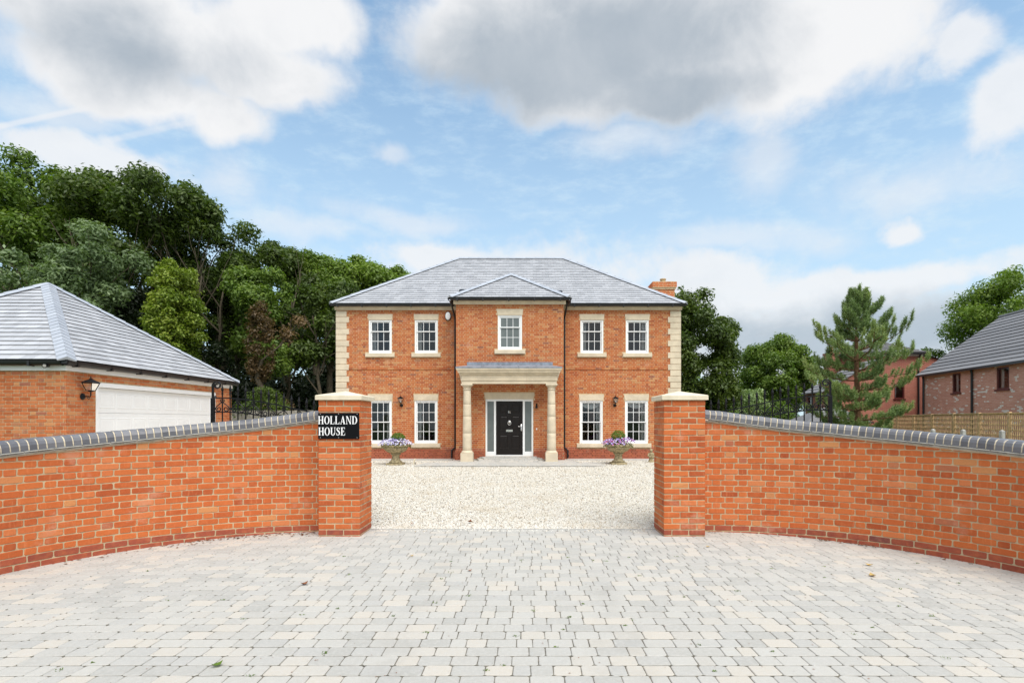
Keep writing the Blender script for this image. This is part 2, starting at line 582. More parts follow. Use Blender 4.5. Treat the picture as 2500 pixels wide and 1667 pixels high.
def paver_mat():
    m, N, b = material('tumbled_paver')
    pos = N.add('NewGeometry').outputs['Position']
    r = piece_random(N)
    c = N.ramp(r, [(0, (0.349, 0.340, 0.311)), (.3, (0.413, 0.398, 0.362)), (.55, (0.446, 0.429, 0.388)), (.70, (0.375, 0.367, 0.342)), (.80, (0.467, 0.431, 0.372)), (.93, (0.499, 0.455, 0.388)), (1, (0.451, 0.424, 0.374))])
    n = N.noise(6, 5, .65, pos)
    c = N.mix(N.smooth(n, .35, .75, 0, .3), c, (.46, .445, .42, 1))
    n2 = N.noise(160, 3, .6, pos)
    c = N.mix(N.smooth(n2, .5, .75, 0, .55), c, (.26, .25, .235, 1))
    n5 = N.noise(38, 5, .7, pos)
    c = N.mix(N.smooth(n5, .42, .7, 0, .42), c, (.50, .485, .455, 1))
    n4 = N.noise(0.55, 4, .6, pos)
    c = N.mix(N.smooth(n4, .55, .8, 0, .22), c, (.44, .43, .41, 1))
    sx = N.add('SeparateXYZ', {0: N.vec('ADD', pos, N.vec('SCALE', N.add('TexNoise', {'Vector': pos, 'Scale': .5, 'Detail': 2}).outputs['Color']).outputs[0]).outputs[0]})
    off = N.math('ABSOLUTE', N.math('SUBTRACT', N.math('ABSOLUTE', N.math('SUBTRACT', sx.outputs[0], .35)), .75))
    trk = N.math('MULTIPLY', N.smooth(off, .22, .05), N.smooth(N.noise(3.2, 6, .7, pos), .38, .62))
    c = N.mix(N.math('MULTIPLY', trk, .22), c, (.27, .255, .23, 1))         # faint tyre dirt
    N.t.links.new(c, b.inputs['Base Color'])
    b.inputs['Roughness'].default_value = .8
    b.inputs['Specular IOR Level'].default_value = .35
    put_bump(N, b, N.math('ADD', N.noise(110, 4, .7, pos), N.math('MULTIPLY', N.noise(25, 3, .6, pos), .7)), .5, .004)
    return m


M_PAVER = paver_mat()
M_JOINT = plain('jointing_sand', (.13, .117, .092), .95, .35, 25, .6, 160, .004, .2)


def gravel_mat():
    m, N, b = material('cream_gravel_stone')
    r = piece_random(N)
    c = N.ramp(r, [(0, (0.594, 0.558, 0.486)), (.3, (0.684, 0.657, 0.594)), (.55, (0.720, 0.702, 0.657)), (.72, (0.612, 0.558, 0.468)), (.82, (0.450, 0.369, 0.261)), (.9, (0.288, 0.261, 0.234)), (.93, (0.180, 0.162, 0.144)), (.95, (0.630, 0.594, 0.522)), (1, (0.666, 0.630, 0.558))])
    pos = N.add('NewGeometry').outputs['Position']
    c = N.mix(N.smooth(N.noise(.75, 6, .7, pos), .5, .72, 0, .45), c, (.50, .41, .28, 1))
    N.t.links.new(c, b.inputs['Base Color'])
    b.inputs['Roughness'].default_value = .8
    return m


M_GRAVEL = gravel_mat()


def gravel_bed_mat():
    m, N, b = material('gravel_bed')
    pos = N.add('NewGeometry').outputs['Position']
    v = N.add('TexVoronoi', {'Vector': pos, 'Scale': 46.0})
    c = N.ramp(N.add('SeparateColor', {0: v.outputs['Color']}).outputs[0], [(0, (.74, .68, .56)), (.5, (.83, .79, .70)), (.8, (.72, .64, .5)), (1, (.5, .42, .3))])
    c = N.mix(N.smooth(v.outputs['Distance'], .3, .75, 0, .6), c, (.16, .13, .10, 1))
    N.t.links.new(c, b.inputs['Base Color'])
    b.inputs['Roughness'].default_value = .9
    put_bump(N, b, v.outputs['Distance'], -.9, .012)
    return m


M_GBED = gravel_bed_mat()


def grass_mat():
    m, N, b = material('grass_ground')
    pos = N.add('NewGeometry').outputs['Position']
    c = N.ramp(N.noise(1.2, 8, .7, pos), [(.3, (.035, .06, .016)), (.6, (.06, .10, .025)), (.8, (.09, .11, .04))])
    N.t.links.new(c, b.inputs['Base Color'])
    b.inputs['Roughness'].default_value = .95
    return m


M_GRASS = grass_mat()


def glass_mat(name, tint=(.9, .93, .95), frost=0.0, extra=0.02):
    m = bpy.data.materials.new(name)
    m.use_nodes = True
    t = m.node_tree
    for n in list(t.nodes): t.nodes.remove(n)
    N = Nodes(t)
    tr = N.add('BsdfTransparent', {0: (*tint, 1)})
    gl = N.add('BsdfGlossy', {0: (1, 1, 1, 1), 'Roughness': .02 + frost})
    fr = N.add('Fresnel', {0: 1.5})
    f = N.math('ADD', fr.outputs[0], extra, True)
    mx = N.add('MixShader', {0: f, 1: tr.outputs[0], 2: gl.outputs[0]})
    o = N.add('OutputMaterial')
    t.links.new(mx.outputs[0], o.inputs[0])
    return m


M_GLASS = glass_mat('window_glass')
M_FROST = plain('frosted_side_glass', (.13, .15, .145), .22, .1, 3, 0, 1, .003, .6)
M_LAMPGLASS = glass_mat('lantern_glass', (.85, .85, .82), .05, .12)


def leaf_mat(name, stops, trans=.35, rough=.5):
    m = bpy.data.materials.new(name)
    m.use_nodes = True
    t = m.node_tree
    b = t.nodes['Principled BSDF']
    out = t.nodes['Material Output']
    N = Nodes(t)
    r = piece_random(N)
    pos = N.add('NewGeometry').outputs['Position']
    n = N.noise(.55, 3, .6, pos)
    f = N.math('ADD', N.math('MULTIPLY', r, .55), N.math('MULTIPLY', N.smooth(n, .3, .7), .45))
    c = N.ramp(f, stops)
    t.links.new(c, b.inputs['Base Color'])
    b.inputs['Roughness'].default_value = rough
    b.inputs['Specular IOR Level'].default_value = .4
    tl = N.add('BsdfTranslucent')
    c2 = N.vec('MULTIPLY', c, (1.1, 1.25, .6)).outputs[0]
    t.links.new(c2, tl.inputs[0])
    mx = N.add('MixShader', {0: trans, 1: b.outputs[0], 2: tl.outputs[0]})
    t.links.new(mx.outputs[0], out.inputs[0])
    return m


M_LEAF_DARK = leaf_mat('dark_green_leaf', [(0, (0.034, 0.057, 0.009)), (.5, (0.071, 0.114, 0.016)), (1, (0.146, 0.194, 0.029))])
M_LEAF_MID = leaf_mat('mid_green_leaf', [(0, (0.052, 0.097, 0.013)), (.5, (0.118, 0.193, 0.025)), (1, (0.223, 0.299, 0.045))])
M_LEAF_LIGHT = leaf_mat('light_green_leaf', [(0, (0.079, 0.130, 0.015)), (.5, (0.159, 0.248, 0.032)), (1, (0.270, 0.350, 0.056))])
M_LEAF_IVY = leaf_mat('yellow_green_leaf', [(0, (0.070, 0.117, 0.012)), (.5, (0.173, 0.250, 0.023)), (1, (0.312, 0.360, 0.050))])
M_LEAF_SILVER = leaf_mat('silver_green_leaf', [(0, (0.078, 0.122, 0.052)), (.5, (0.166, 0.233, 0.102)), (1, (0.292, 0.373, 0.188))])
M_LEAF_BROWN = leaf_mat('russet_leaf', [(0, (.06, .045, .018)), (.5, (.14, .085, .035)), (1, (.24, .15, .07))])
M_LEAF_SHADE = leaf_mat('shade_tinted_leaf', [(0, (.010, .018, .006)), (.5, (.018, .032, .009)), (1, (.03, .05, .014))], .2)  # shade beneath the wood's canopy put into a darker leaf colour
M_NEEDLE = leaf_mat('pine_needle', [(0, (0.125, 0.197, 0.075)), (.5, (0.245, 0.336, 0.123)), (1, (0.420, 0.455, 0.155))], .2)
M_BOX = leaf_mat('box_ball_leaf', [(0, (.06, .12, .01)), (.5, (.12, .22, .02)), (1, (.20, .30, .04))])
M_BARK = plain('grey_bark', (.085, .07, .047), .9, .35, 12, .6, 30, .02, .2)
M_PINEBARK = plain('red_pine_bark', (.16, .085, .045), .9, .35, 12, .6, 30, .02, .2)


# ------------------------------------------------------------------ ground
GATE_X = -0.17


def sstep(t):
    t = max(0.0, min(1.0, t))
    return t * t * (3 - 2 * t)


def pave_z(x):
    return -0.055 * sstep((abs(x - GATE_X + .0) - 2.4) / 3.0)


def sheet(name, x0, x1, y0, y1, z, mat, kind='structure'):
    m = MB().quad((x0, y0, z), (x1, y0, z), (x1, y1, z), (x0, y1, z))
    o = m.build(name, mat)
    o['kind'] = kind
    return o


sheet('ground', -1500, 1500, -600, 2400, -0.09, M_GRASS)
# sand bed of the paving follows its gentle fall to both sides
bed = MB()
xs = [-7.2 + i * 0.2 for i in range(73)]
for i in range(72):
    a, b_ = xs[i], xs[i + 1]
    ya, yb = [7.34 if abs(q + .12) < 2.6 else 4.5 + math.sqrt(max(0, 2.8 ** 2 - (abs(q + .12) - 2.53) ** 2)) if abs(q + .12) < 5.3 else 4.5 for q in (a, b_)]
    bed.quad((a, -4, pave_z(a) - .0045), (b_, -4, pave_z(b_) - .0045), (b_, yb, pave_z(b_) - .0045), (a, ya, pave_z(a) - .0045))
paving = bed.build('paving', M_JOINT)
paving['kind'] = 'structure'


def arc_inside(x, y):
    """in front of the two curved walls?"""
    cx = -2.65 if x < GATE_X else 2.42
    if abs(x - GATE_X) > 2.3 and y > 4.47:
        return math.hypot(x - cx, y - 4.47) < 2.80
    return y < 7.36


PAV = Pieces(paving, 'paver', M_PAVER, 'paver_field', 300)
SIZES = [.105, .135, .165, .165, .20, .20]
PV = {}
for L in set(SIZES):
    for k in range(5):
        PV[L, k] = face_piece([(-L / 2 + .002, -.0612), (L / 2 - .002, -.0612), (L / 2 - .002, .0612), (-L / 2 + .002, .0612)],
                              .03, .0035, .011, .0020)
row, y = 0, 1.75
while y < 7.33:
    x = -7.2 + rnd.uniform(-.2, 0)
    while x < 7.0:
        L = rnd.choice(SIZES)
        c = x + L / 2
        if arc_inside(c, y) and not (y > 6.95 and (-2.6 < c < -2.17 or 1.82 < c < 2.25)):
            k = rnd.randrange(5)
            sl = (pave_z(c + .1) - pave_z(c - .1)) / .2
            X = Vector((1, 0, sl)).normalized()
            Y = Vector((rnd.uniform(-.012, .012), 1, rnd.uniform(-.004, .004))).normalized()
            Zd = X.cross(Y).normalized()
            M = frame((c, y, pave_z(c) + rnd.uniform(-.0008, .0008)), X, -Zd, Y)
            PAV.add(PV[L, k], M, L * .13, (L, k))
        x += L
    row += 1
    y += .132
PAV.finish()

# gravel forecourt
GZ = 0.0


def grav_z(y):
    return 0.042 * sstep((y - 7.3) / 9.0)


gb = MB()
ys = [7.34 + i * (22 - 7.34) / 24 for i in range(25)]
for a, b_ in zip(ys[:-1], ys[1:]):
    gb.quad((-9.44, a, grav_z(a) - .012), (7.6, a, grav_z(a) - .012), (7.6, b_, grav_z(b_) - .012), (-9.44, b_, grav_z(b_) - .012))
gbo = gb.build('gravel_drive', M_GBED)
gbo['kind'] = 'structure'
edge = MB().box(-2.12, 1.77, 7.335, 7.385, -.05, .004)
eo = edge.build('kerb', M_CONC)
eo['kind'] = 'structure'


def gravel_stones():
    rng = np.random.default_rng(5)
    n = 150000
    yy = 7.39 + (rng.random(n) ** 1.55) * 12.3
    half_l, half_r = np.minimum(9.4, 2.9 + (yy - 7.3) * .70), np.minimum(7.6, 2.5 + (yy - 7.3) * .62)
    xx = -half_l + (half_l + half_r) * rng.random(n)
    s = rng.uniform(.007, .0155, n) * (1 + .035 * (yy - 7.4))
    ns = 420
    yy[:ns] = 7.36 - np.abs(rng.normal(size=ns)) * .10
    xx[:ns] = rng.uniform(-2.05, 1.7, ns)
    keep = ~((yy > 16.95) & (np.abs(xx + .5) < 2.95 - (yy - 16.95) * .3))
    keep &= ~(yy > 19.55)
    xx, yy, s = xx[keep], yy[keep], s[keep]
    n = len(xx)
    t = np.clip((yy - 7.3) / 9, 0, 1)
    zz = .042 * t * t * (3 - 2 * t) - .010 + s * .35 + rng.uniform(-.003, .004, n)
    ax = rng.normal(size=(n, 3, 3))
    q, _ = np.linalg.qr(ax)
    sc = np.stack([s * rng.uniform(.8, 1.4, n), s * rng.uniform(.6, 1.0, n), s * rng.uniform(.4, .8, n)], 1)
    base = np.array([[1, 0, 0], [-1, 0, 0], [0, 1, 0], [0, -1, 0], [0, 0, 1], [0, 0, -1]], float)
    loc = base[None] * sc[:, None, :]
    loc = np.einsum('nij,nkj->nki', q, loc)
    V = loc + np.stack([xx, yy, zz], 1)[:, None, :]
    F = np.array([[0, 2, 4], [2, 1, 4], [1, 3, 4], [3, 0, 4], [2, 0, 5], [1, 2, 5], [3, 1, 5], [0, 3, 5]])
    F = (F[None] + (np.arange(n) * 6)[:, None, None]).reshape(-1, 3)
    me = np_mesh('gravel', V.reshape(-1, 3), F, M_GRAVEL)
    o = bpy.data.objects.new('gravel', me)
    link(o)
    o['kind'] = 'stuff'
    o['label'] = 'cream stone gravel spread over the forecourt'


gravel_stones()

# grey paving along the house and the apron before its door
ap = MB()
ap.box(-7.3, -2.7, 19.62, 20.5, 0.0, .050)
ap.box(1.55, 6.0, 19.62, 20.5, 0.0, .050)
path = ap.build('path', M_PAVER)
path['kind'] = 'structure'
DOORZ = .205
apb = MB().poly([(-3.3, 16.98, .055), (2.33, 16.98, .055), (1.9, 18.35, .058), (-2.9, 18.35, .058)])
apb.poly([(-2.62, 18.35, .058), (1.6, 18.35, .058), (1.5, 19.5, .06), (-2.52, 19.5, .06)])
aps = apb.build('doorstep_paving', M_JOINT)
aps['kind'] = 'structure'
AP = Pieces(aps, 'paver', M_PAVER, 'paver_field', 300)
y = 17.05
while y < 19.5:
    lim = (3.0 if y < 18.35 else 2.35) - (y - 17) * .12
    x = -.5 - lim
    while x < -.5 + lim:
        L = rnd.choice([.135, .165, .2])
        c = x + L / 2
        ramp = sstep((y - 18.45) / 1.0) * sstep((1.35 - abs(c + .57)) / .5)
        ramp2 = sstep((y + .13 - 18.45) / 1.0) * sstep((1.35 - abs(c + .57)) / .5)
        k = rnd.randrange(5)
        Yv = Vector((0, .132, (ramp2 - ramp) * (DOORZ - .07))).normalized()
        Xv = Vector((1, 0, 0))
        M = frame((c, y, .068 + ramp * (DOORZ - .07) + rnd.uniform(-.002, .002)), Xv, -Xv.cross(Yv), Yv)
        AP.add(PV[L, k], M, L * .13, (L, k))
        x += L
    y += .132
AP.finish()
under = MB()
for a in range(10):
    y0, y1 = 18.45 + a * .105, 18.45 + (a + 1) * .105
    r0, r1 = [sstep((q - 18.45) / 1.0) * (DOORZ - .07) + .056 for q in (y0, y1)]
    under.quad((-1.45, y0, r0), (.31, y0, r0), (.31, y1, r1), (-1.45, y1, r1))
    for (xa, xb) in ((-1.95, -1.45), (.81, .31)):
        under.quad((xa, y0, .056), (xb, y0, r0), (xb, y1, r1), (xa, y1, .056))
under.build('ramp_bed', M_JOINT, aps)

# ------------------------------------------------------------------ brick faces
SL, HL, JT, CH = .215, .1025, .010, .075


def variants(n, w, rr, jit, depth=.04, ch=.004, h=.065):
    return [face_piece([(0, 0), (w, 0), (w, h), (0, h)], depth, ch, rr, jit) for _ in range(n)]


VS = variants(9, SL, .008, .0026)
VH = variants(9, HL, .008, .0026)
VS2 = variants(5, SL, .005, .0015)
VH2 = variants(5, HL, .005, .0015)


def flemish(L, phase):
    """(u, width, kind) along a course"""
    u = -phase
    k = 0
    while u < L:
        w = SL if k % 2 == 0 else HL
        yield u, w, ('S' if k % 2 == 0 else 'H')
        u += w + JT
        k += 1


def brick_face(P, M0, L, z0, z1, openings=(), rough=True, ends=(0, 0), mat_fn=None, course0=0, proud=lambda z: 0.0):
    """courses of Flemish bond on the local x-z plane of M0"""
    n = 0
    z = z0
    S_, H_ = (VS, VH) if rough else (VS2, VH2)
    while z + .06 < z1:
        blocks = [(o[0] - .004, o[1] + .004) for o in openings if o[2] + .012 < z + .065 and o[3] - .012 > z]
        free = [(ends[0], L - ends[1])]
        for a, b in sorted(blocks):
            nf = []
            for (p, q) in free:
                if b <= p or a >= q:
                    nf.append((p, q))
                else:
                    if a - p > .02: nf.append((p, a - .006))
                    if q - b > .02: nf.append((b + .006, q))
            free = nf
        ph = .0 if (n + course0) % 2 == 0 else (SL + HL + 2 * JT) / 2
        ph += .11 if mat_fn is None else .07
        dz = -proud(z)
        for u, w, kd in flemish(L, ph):
            for (p, q) in free:
                a, b = max(u, p), min(u + w, q)
                if b - a < .022: continue
                mat = mat_fn(z) if mat_fn else None
                if b - a > w - .003:
                    k = rnd.randrange(len(S_))
                    geo = S_[k] if kd == 'S' else H_[k]
                    Mx = M0 @ Matrix.Translation((u, dz + rnd.uniform(-.0015, .0015), z)) @ Matrix.Rotation(rnd.uniform(-.005, .005), 4, 'Y')
                    P.add(geo, Mx, w * .065, (kd, k, rough), mat)
                else:
                    geo = face_piece([(0, 0), (b - a, 0), (b - a, .065), (0, .065)], .04, .004, .007 if rough else .004, .002)
                    P.add(geo, M0 @ Matrix.Translation((a, dz + rnd.uniform(-.001, .001), z)), (b - a) * .065, None, mat)
        z += CH
        n += 1


def wall_sheet(mb, M0, L, z0, z1, openings, t, y0=.006):
    """front face, back face and reveals of a wall with rectangular openings"""
    us = sorted({0, L, *[o[0] for o in openings], *[o[1] for o in openings]})
    zs = sorted({z0, z1, *[o[2] for o in openings], *[o[3] for o in openings]})
    for a, b in zip(us[:-1], us[1:]):
        for c, d in zip(zs[:-1], zs[1:]):
            if any(o[0] < (a + b) / 2 < o[1] and o[2] < (c + d) / 2 < o[3] for o in openings): continue
            mb.quad((a, y0, c), (b, y0, c), (b, y0, d), (a, y0, d), M0)
            mb.quad((a, t, c), (a, t, d), (b, t, d), (b, t, c), M0)
    for (a, b, c, d) in [o[:4] for o in openings]:
        mb.quad((a, y0, c), (a, t, c), (a, t, d), (a, y0, d), M0)
        mb.quad((b, y0, c), (b, y0, d), (b, t, d), (b, t, c), M0)
        mb.quad((a, y0, d), (a, t, d), (b, t, d), (b, y0, d), M0)
        mb.quad((a, y0, c), (b, y0, c), (b, t, c), (a, t, c), M0)
    for (u) in (0, L):
        mb.quad((u, y0, z0), (u, t, z0), (u, t, z1), (u, y0, z1), M0)
    mb.quad((0, y0, z1), (L, y0, z1), (L, t, z1), (0, t, z1), M0)


# ------------------------------------------------------------------ gate pillars
PW = .53


def bnd_brick_mat(z):
    return M_PLINTH if z < .05 else M_BRICK


def gate_pillar(x0, label):
    y0 = 6.9
    t = thing('gate_pillar', label, 'gate pillar', (x0 + PW / 2, y0 + PW / 2, 0), 'brick gate pillars')
    MB().box(x0 + .005, x0 + PW - .005, y0 + .005, y0 + PW - .005, -.14, 1.742).build('mortar_core', M_MORTAR, t)
    P = Pieces(t, 'brick', M_BRICK, 'brick_courses', 300)
    d, j = .1, .010
    s = (PW - d - j * 2) / 2                       # stretcher length of the pinwheel bond
    vb = {}
    for k in range(6):
        vb[k] = bevel_box(0, s, 0, d, 0, .065, .006, .0022)
    z = .017 - 2 * CH
    n = 0
    while z < 1.73:
        for side in range(4):
            # local frame: u along the side, v inward
            if side == 0: o, u, v = (x0, y0), (1, 0), (0, 1)
            elif side == 1: o, u, v = (x0 + PW, y0), (0, 1), (-1, 0)
            elif side == 2: o, u, v = (x0 + PW, y0 + PW), (-1, 0), (0, -1)
            else: o, u, v = (x0, y0 + PW), (0, -1), (1, 0)
            for b in range(2):
                a = b * (s + j) + (0 if n % 2 else d + j)
                k = rnd.randrange(6)
                jj = rnd.uniform(-.0015, .0015)
                M = frame((o[0] + u[0] * a + v[0] * jj, o[1] + u[1] * a + v[1] * jj, z), (u[0], u[1], 0), (v[0], v[1], 0), (0, 0, 1))
                sz = s * .065 * (1 if side == 0 else .35 if (side == 1) == (x0 < 0) and side != 2 else .02)
                P.add(vb[k], M, sz, k, M_PLINTH if z < .05 else M_BRICK)
        z += CH
        n += 1
    P.finish()
    c = MB()
    ov = .03
    X0, X1, Y0, Y1 = x0 - ov, x0 + PW + ov, y0 - ov, y0 + PW + ov
    zb, zt, za = 1.742, 1.803, 1.868
    e = .008
    xm, ym = (X0 + X1) / 2, (Y0 + Y1) / 2
    lo = [(X0, Y0), (X1, Y0), (X1, Y1), (X0, Y1)]
    hi = [(X0 + e, Y0 + e), (X1 - e, Y0 + e), (X1 - e, Y1 - e), (X0 + e, Y1 - e)]
    v = [(*p, zb) for p in lo] + [(*p, zt - e) for p in lo] + [(*p, zt) for p in hi] + [(xm, ym, za)]
    f = [(3, 2, 1, 0)]
    for i in range(4):
        k = (i + 1) % 4
        f += [(i, k, 4 + k, 4 + i), (4 + i, 4 + k, 8 + k, 8 + i), (8 + i, 8 + k, 12)]
    c.geo(v, f).build('cap_stone', M_CAP, t)
    return t


PL_X, PR_X = -2.645, 1.765
gate_pillar(PL_X, 'orange brick gate pillar carrying the black name plaque')
gate_pillar(PR_X, 'orange brick gate pillar with pale cap and no plaque')

# ------------------------------------------------------------------ curved boundary walls
RW = 2.73
TOP = [(-.12, 1.64), (.0, 1.622), (.06, 1.607), (.17, 1.563), (.35, 1.497), (.70, 1.398), (.925, 1.34), (1.25, 1.262), (1.6, 1.19), (1.9, 1.14)]


def top_z(th):
    for (a, za), (b, zb) in zip(TOP[:-1], TOP[1:]):
        if a <= th <= b:
            return za + (zb - za) * (th - a) / (b - a)
    return TOP[-1][1]


def boundary_wall(cx, left, label, u0=0.0):
    cy = 4.47
    sg = 1 if left else -1
    t = thing('boundary_wall', label, 'garden wall', (cx - sg * RW * .5, cy + RW * .86, 0), 'curved brick garden walls')
    TH1 = 1.62

    def base(th, r=RW):
        return cx - sg * r * math.sin(th), cy + r * math.cos(th)

    def fr(th, z, r=RW):
        x, y = base(th, r)
        a = sg * th
        return frame((x, y, z), (math.cos(a), math.sin(a), 0), (-math.sin(a), math.cos(a), 0), (0, 0, 1))
    # mortar core
    core = MB()
    n = 48
    th0 = u0 / RW - .002
    pr = []
    for i in range(n + 1):
        th = th0 + (TH1 - th0) * i / n
        zt = top_z(th) - .145
        a, b = base(th, RW + .005), base(th, RW + .21)
        pr.append([(a[0], a[1], -.2), (a[0], a[1], zt), (b[0], b[1], zt), (b[0], b[1], -.2)])
    for p, q in zip(pr[:-1], pr[1:]):
        for i in range(4):
            core.quad(p[i], p[(i + 1) % 4], q[(i + 1) % 4], q[i])
    core.poly(pr[0]); core.poly(pr[-1])
    core.build('mortar_core', M_MORTAR, t)
    P = Pieces(t, 'brick', M_BRICK, 'brick_courses', 300)
    Ltot = RW * TH1
    z, n = .017 - 2 * CH, 0
    while z < 1.5:
        per = SL + HL + 2 * JT
        plinth = z < .05
        u = u0 - (0 if n % 2 == 0 else per / 2) - .03 if not plinth else u0 - (0 if n % 2 == 0 else (SL + JT) / 2)
        k = 0
        while u < Ltot:
            w = SL if (k % 2 == 0 or plinth) else HL
            w_ = w * rnd.uniform(.975, 1.01)
            a, b = max(u, u0 + .004), min(u + w_, Ltot)
            if b - a > .03:
                tm = (a + b) / 2 / RW
                limL, limR = top_z(a / RW) - .162, top_z(b / RW) - .162
                # seen from the front, the left wall runs to the left as th grows
                zl, zr = (limR, limL) if left else (limL, limR)
                hw = (b - a) / 2
                h = .065 + rnd.uniform(-.003, .002)
                full = min(zl, zr) >= z + h
                M = fr(tm, z) @ Matrix.Translation((0, rnd.uniform(-.002, .0015), 0)) @ Matrix.Rotation(rnd.uniform(-.007, .007), 4, 'Y')
                mat = M_PLINTH if plinth else M_BRICK
                if full and b - a > w_ - .004:
                    kk = rnd.randrange(9)
                    geo = (VS if w == SL else VH)[kk]
                    P.add(geo, M @ Matrix.Translation((-w / 2, 0, 0)), w * h, (w, kk), mat)
                else:
                    poly = [(-hw, 0), (hw, 0), (hw, h), (-hw, h)]
                    sl = (zr - zl) / (2 * hw)
                    poly = clip_poly(poly, -sl, 1, (zl + zr) / 2 - z)
                    if len(poly) > 2 and abs(poly_area(poly)) > .0006:
                        P.add(face_piece(poly, .04, .004, .007, .0018), M, abs(poly_area(poly)), None, mat)
            u += w + JT
            k += 1
        z += CH
        n += 1
    # the free end of the wall shows brick too
    z, n = .017 - 2 * CH, 0
    while z < top_z(TH1) - .24:
        Mx = fr(TH1, z)
        xa, xb = (-.012, .03) if left else (-.03, .012)
        for (ya, yb) in (((.004, .204),) if n % 2 else ((.004, .099), (.109, .204))):
            v, f = bevel_box(xa, xb, ya, yb, 0, .065, .004, .0015)
            P.add((v, f), Mx, .0001, None, M_PLINTH if z < .05 else M_BRICK)
        z += CH
        n += 1
    P.finish()
    # creasing tiles in two staggered layers, bedded in mortar
    for lay, (zo, ovh) in enumerate(((-.150, .030), (-.132, .042))):
        u = u0 + .004 + lay * .12
        while u < Ltot - .05:
            w = .255
            th = (u + w / 2) / RW
            sl = (top_z(min(1.9, (u + w) / RW)) - top_z(max(-.1, u / RW))) / w * (-1 if left else 1)
            X = Vector((math.cos(sg * th), math.sin(sg * th), sl)).normalized()
            M = fr(th, top_z(th) + zo + rnd.uniform(-.002, .002))
            Yv = Vector(M.col[1][:3])
            M = frame(M.translation, X, Yv, X.cross(Yv))
            m = MB().bbox(-w / 2 + .004, w / 2 - .004, -ovh + rnd.uniform(-.004, .004), .215, 0, .011, .003)
            m2 = MB()
            m2.v = [tuple(M @ Vector(q)) for q in m.v]
            m2.f = m.f
            m2.build('creasing_tile', M_CONC, t)
            u += w
    bed = MB()
    n = 60
    for (ra, rb, za, zb) in ((-.018, .225, -.1455, -.1205), (-.004, .22, -.168, -.149)):
        pr = []
        for i in range(n + 1):
            th = th0 + (TH1 - th0) * i / n
            zt = top_z(th)
            a, b = base(th, RW + ra), base(th, RW + rb)
            pr.append([(a[0], a[1], zt + za), (a[0], a[1], zt + zb), (b[0], b[1], zt + zb), (b[0], b[1], zt + za)])
        for p, q in zip(pr[:-1], pr[1:]):
            for i in range(4):
                bed.quad(p[i], p[(i + 1) % 4], q[(i + 1) % 4], q[i])
        bed.poly(pr[0]); bed.poly(pr[-1])
    bed.build('creasing_mortar', M_COPJOINT, t)
    # bullnose coping bricks on edge
    prof = [(-.026, 0), (.24, 0), (.24, .062), (.228, .092), (.20, .113), (.165, .119), (.05, .119), (.012, .111), (-.014, .088), (-.026, .056)]
    pitch = .0765
    cnt = int((Ltot - u0) / pitch)
    for i in range(cnt):
        th = (u0 + (i + .5) * pitch) / RW
        sl = (top_z(th + .02) - top_z(th - .02)) / (.04 * RW) * (-1 if left else 1)
        M = fr(th, top_z(th) - .119 + rnd.uniform(-.002, .002))
        X = Vector((math.cos(sg * th), math.sin(sg * th), sl)).normalized()
        Yv = Vector(M.col[1][:3])
        M = frame(M.translation, X, Yv, X.cross(Yv)) @ Matrix.Rotation(rnd.uniform(-.012, .012), 4, 'Z')
        w = .0335 + rnd.uniform(-.001, .001)
        pp = [(p[0] + rnd.uniform(-.001, .001), p[1]) for p in prof]
        q = len(pp)
        c0 = (sum(p[0] for p in pp) / q, sum(p[1] for p in pp) / q)
        v, f = [], []
        for (xx, sc) in ((-w, .955), (-w + .004, 1), (w - .004, 1), (w, .955)):
            v += [(xx, c0[0] + (p[0] - c0[0]) * sc, c0[1] + (p[1] - c0[1]) * sc) for p in pp]
        for r in range(3):
            for k in range(q):
                f.append((r * q + k, r * q + (k + 1) % q, (r + 1) * q + (k + 1) % q, (r + 1) * q + k))
        f.append(tuple(range(q))[::-1]); f.append(tuple(range(3 * q, 4 * q)))
        me = bpy.data.meshes.new('coping_brick')
        me.from_pydata(v, [], f)
        me.materials.append(M_COPING)
        link(bpy.data.objects.new('coping_brick', me), t, M)
    jm = MB()
    n = 90
    pr = []
    for i in range(n + 1):
        th = th0 + .004 + (TH1 - th0 - .004) * i / n
        zt = top_z(th) - .119
        ring = []
        for p in prof:
            yy = .107 + (p[0] - .107) * .962
            b = base(th, RW + yy)
            ring.append((b[0], b[1], zt + .06 + (p[1] - .06) * .93))
        pr.append(ring)
    for p, q in zip(pr[:-1], pr[1:]):
        for i in range(len(prof)):
            k = (i + 1) % len(prof)
            jm.quad(p[i], p[k], q[k], q[i])
    jm.poly(pr[0]); jm.poly(pr[-1])
    jm.build('coping_mortar', M_COPJOINT, t)


boundary_wall(-2.65, True, 'curved orange brick garden wall sweeping down from the pillar with the plaque')
boundary_wall(2.42, False, 'curved orange brick garden wall sweeping down from the pillar without a plaque', -.122)

# ------------------------------------------------------------------ house name plaque
sign = thing('house_sign', 'black HOLLAND HOUSE name plaque screwed to the gate pillar', 'sign', (PL_X + .26, 6.89, 1.24))
MB().bbox(PL_X + .004, PL_X + .527, 6.882, 6.897, 1.245, 1.578, .002).build('plate', M_PLAQUE, sign)


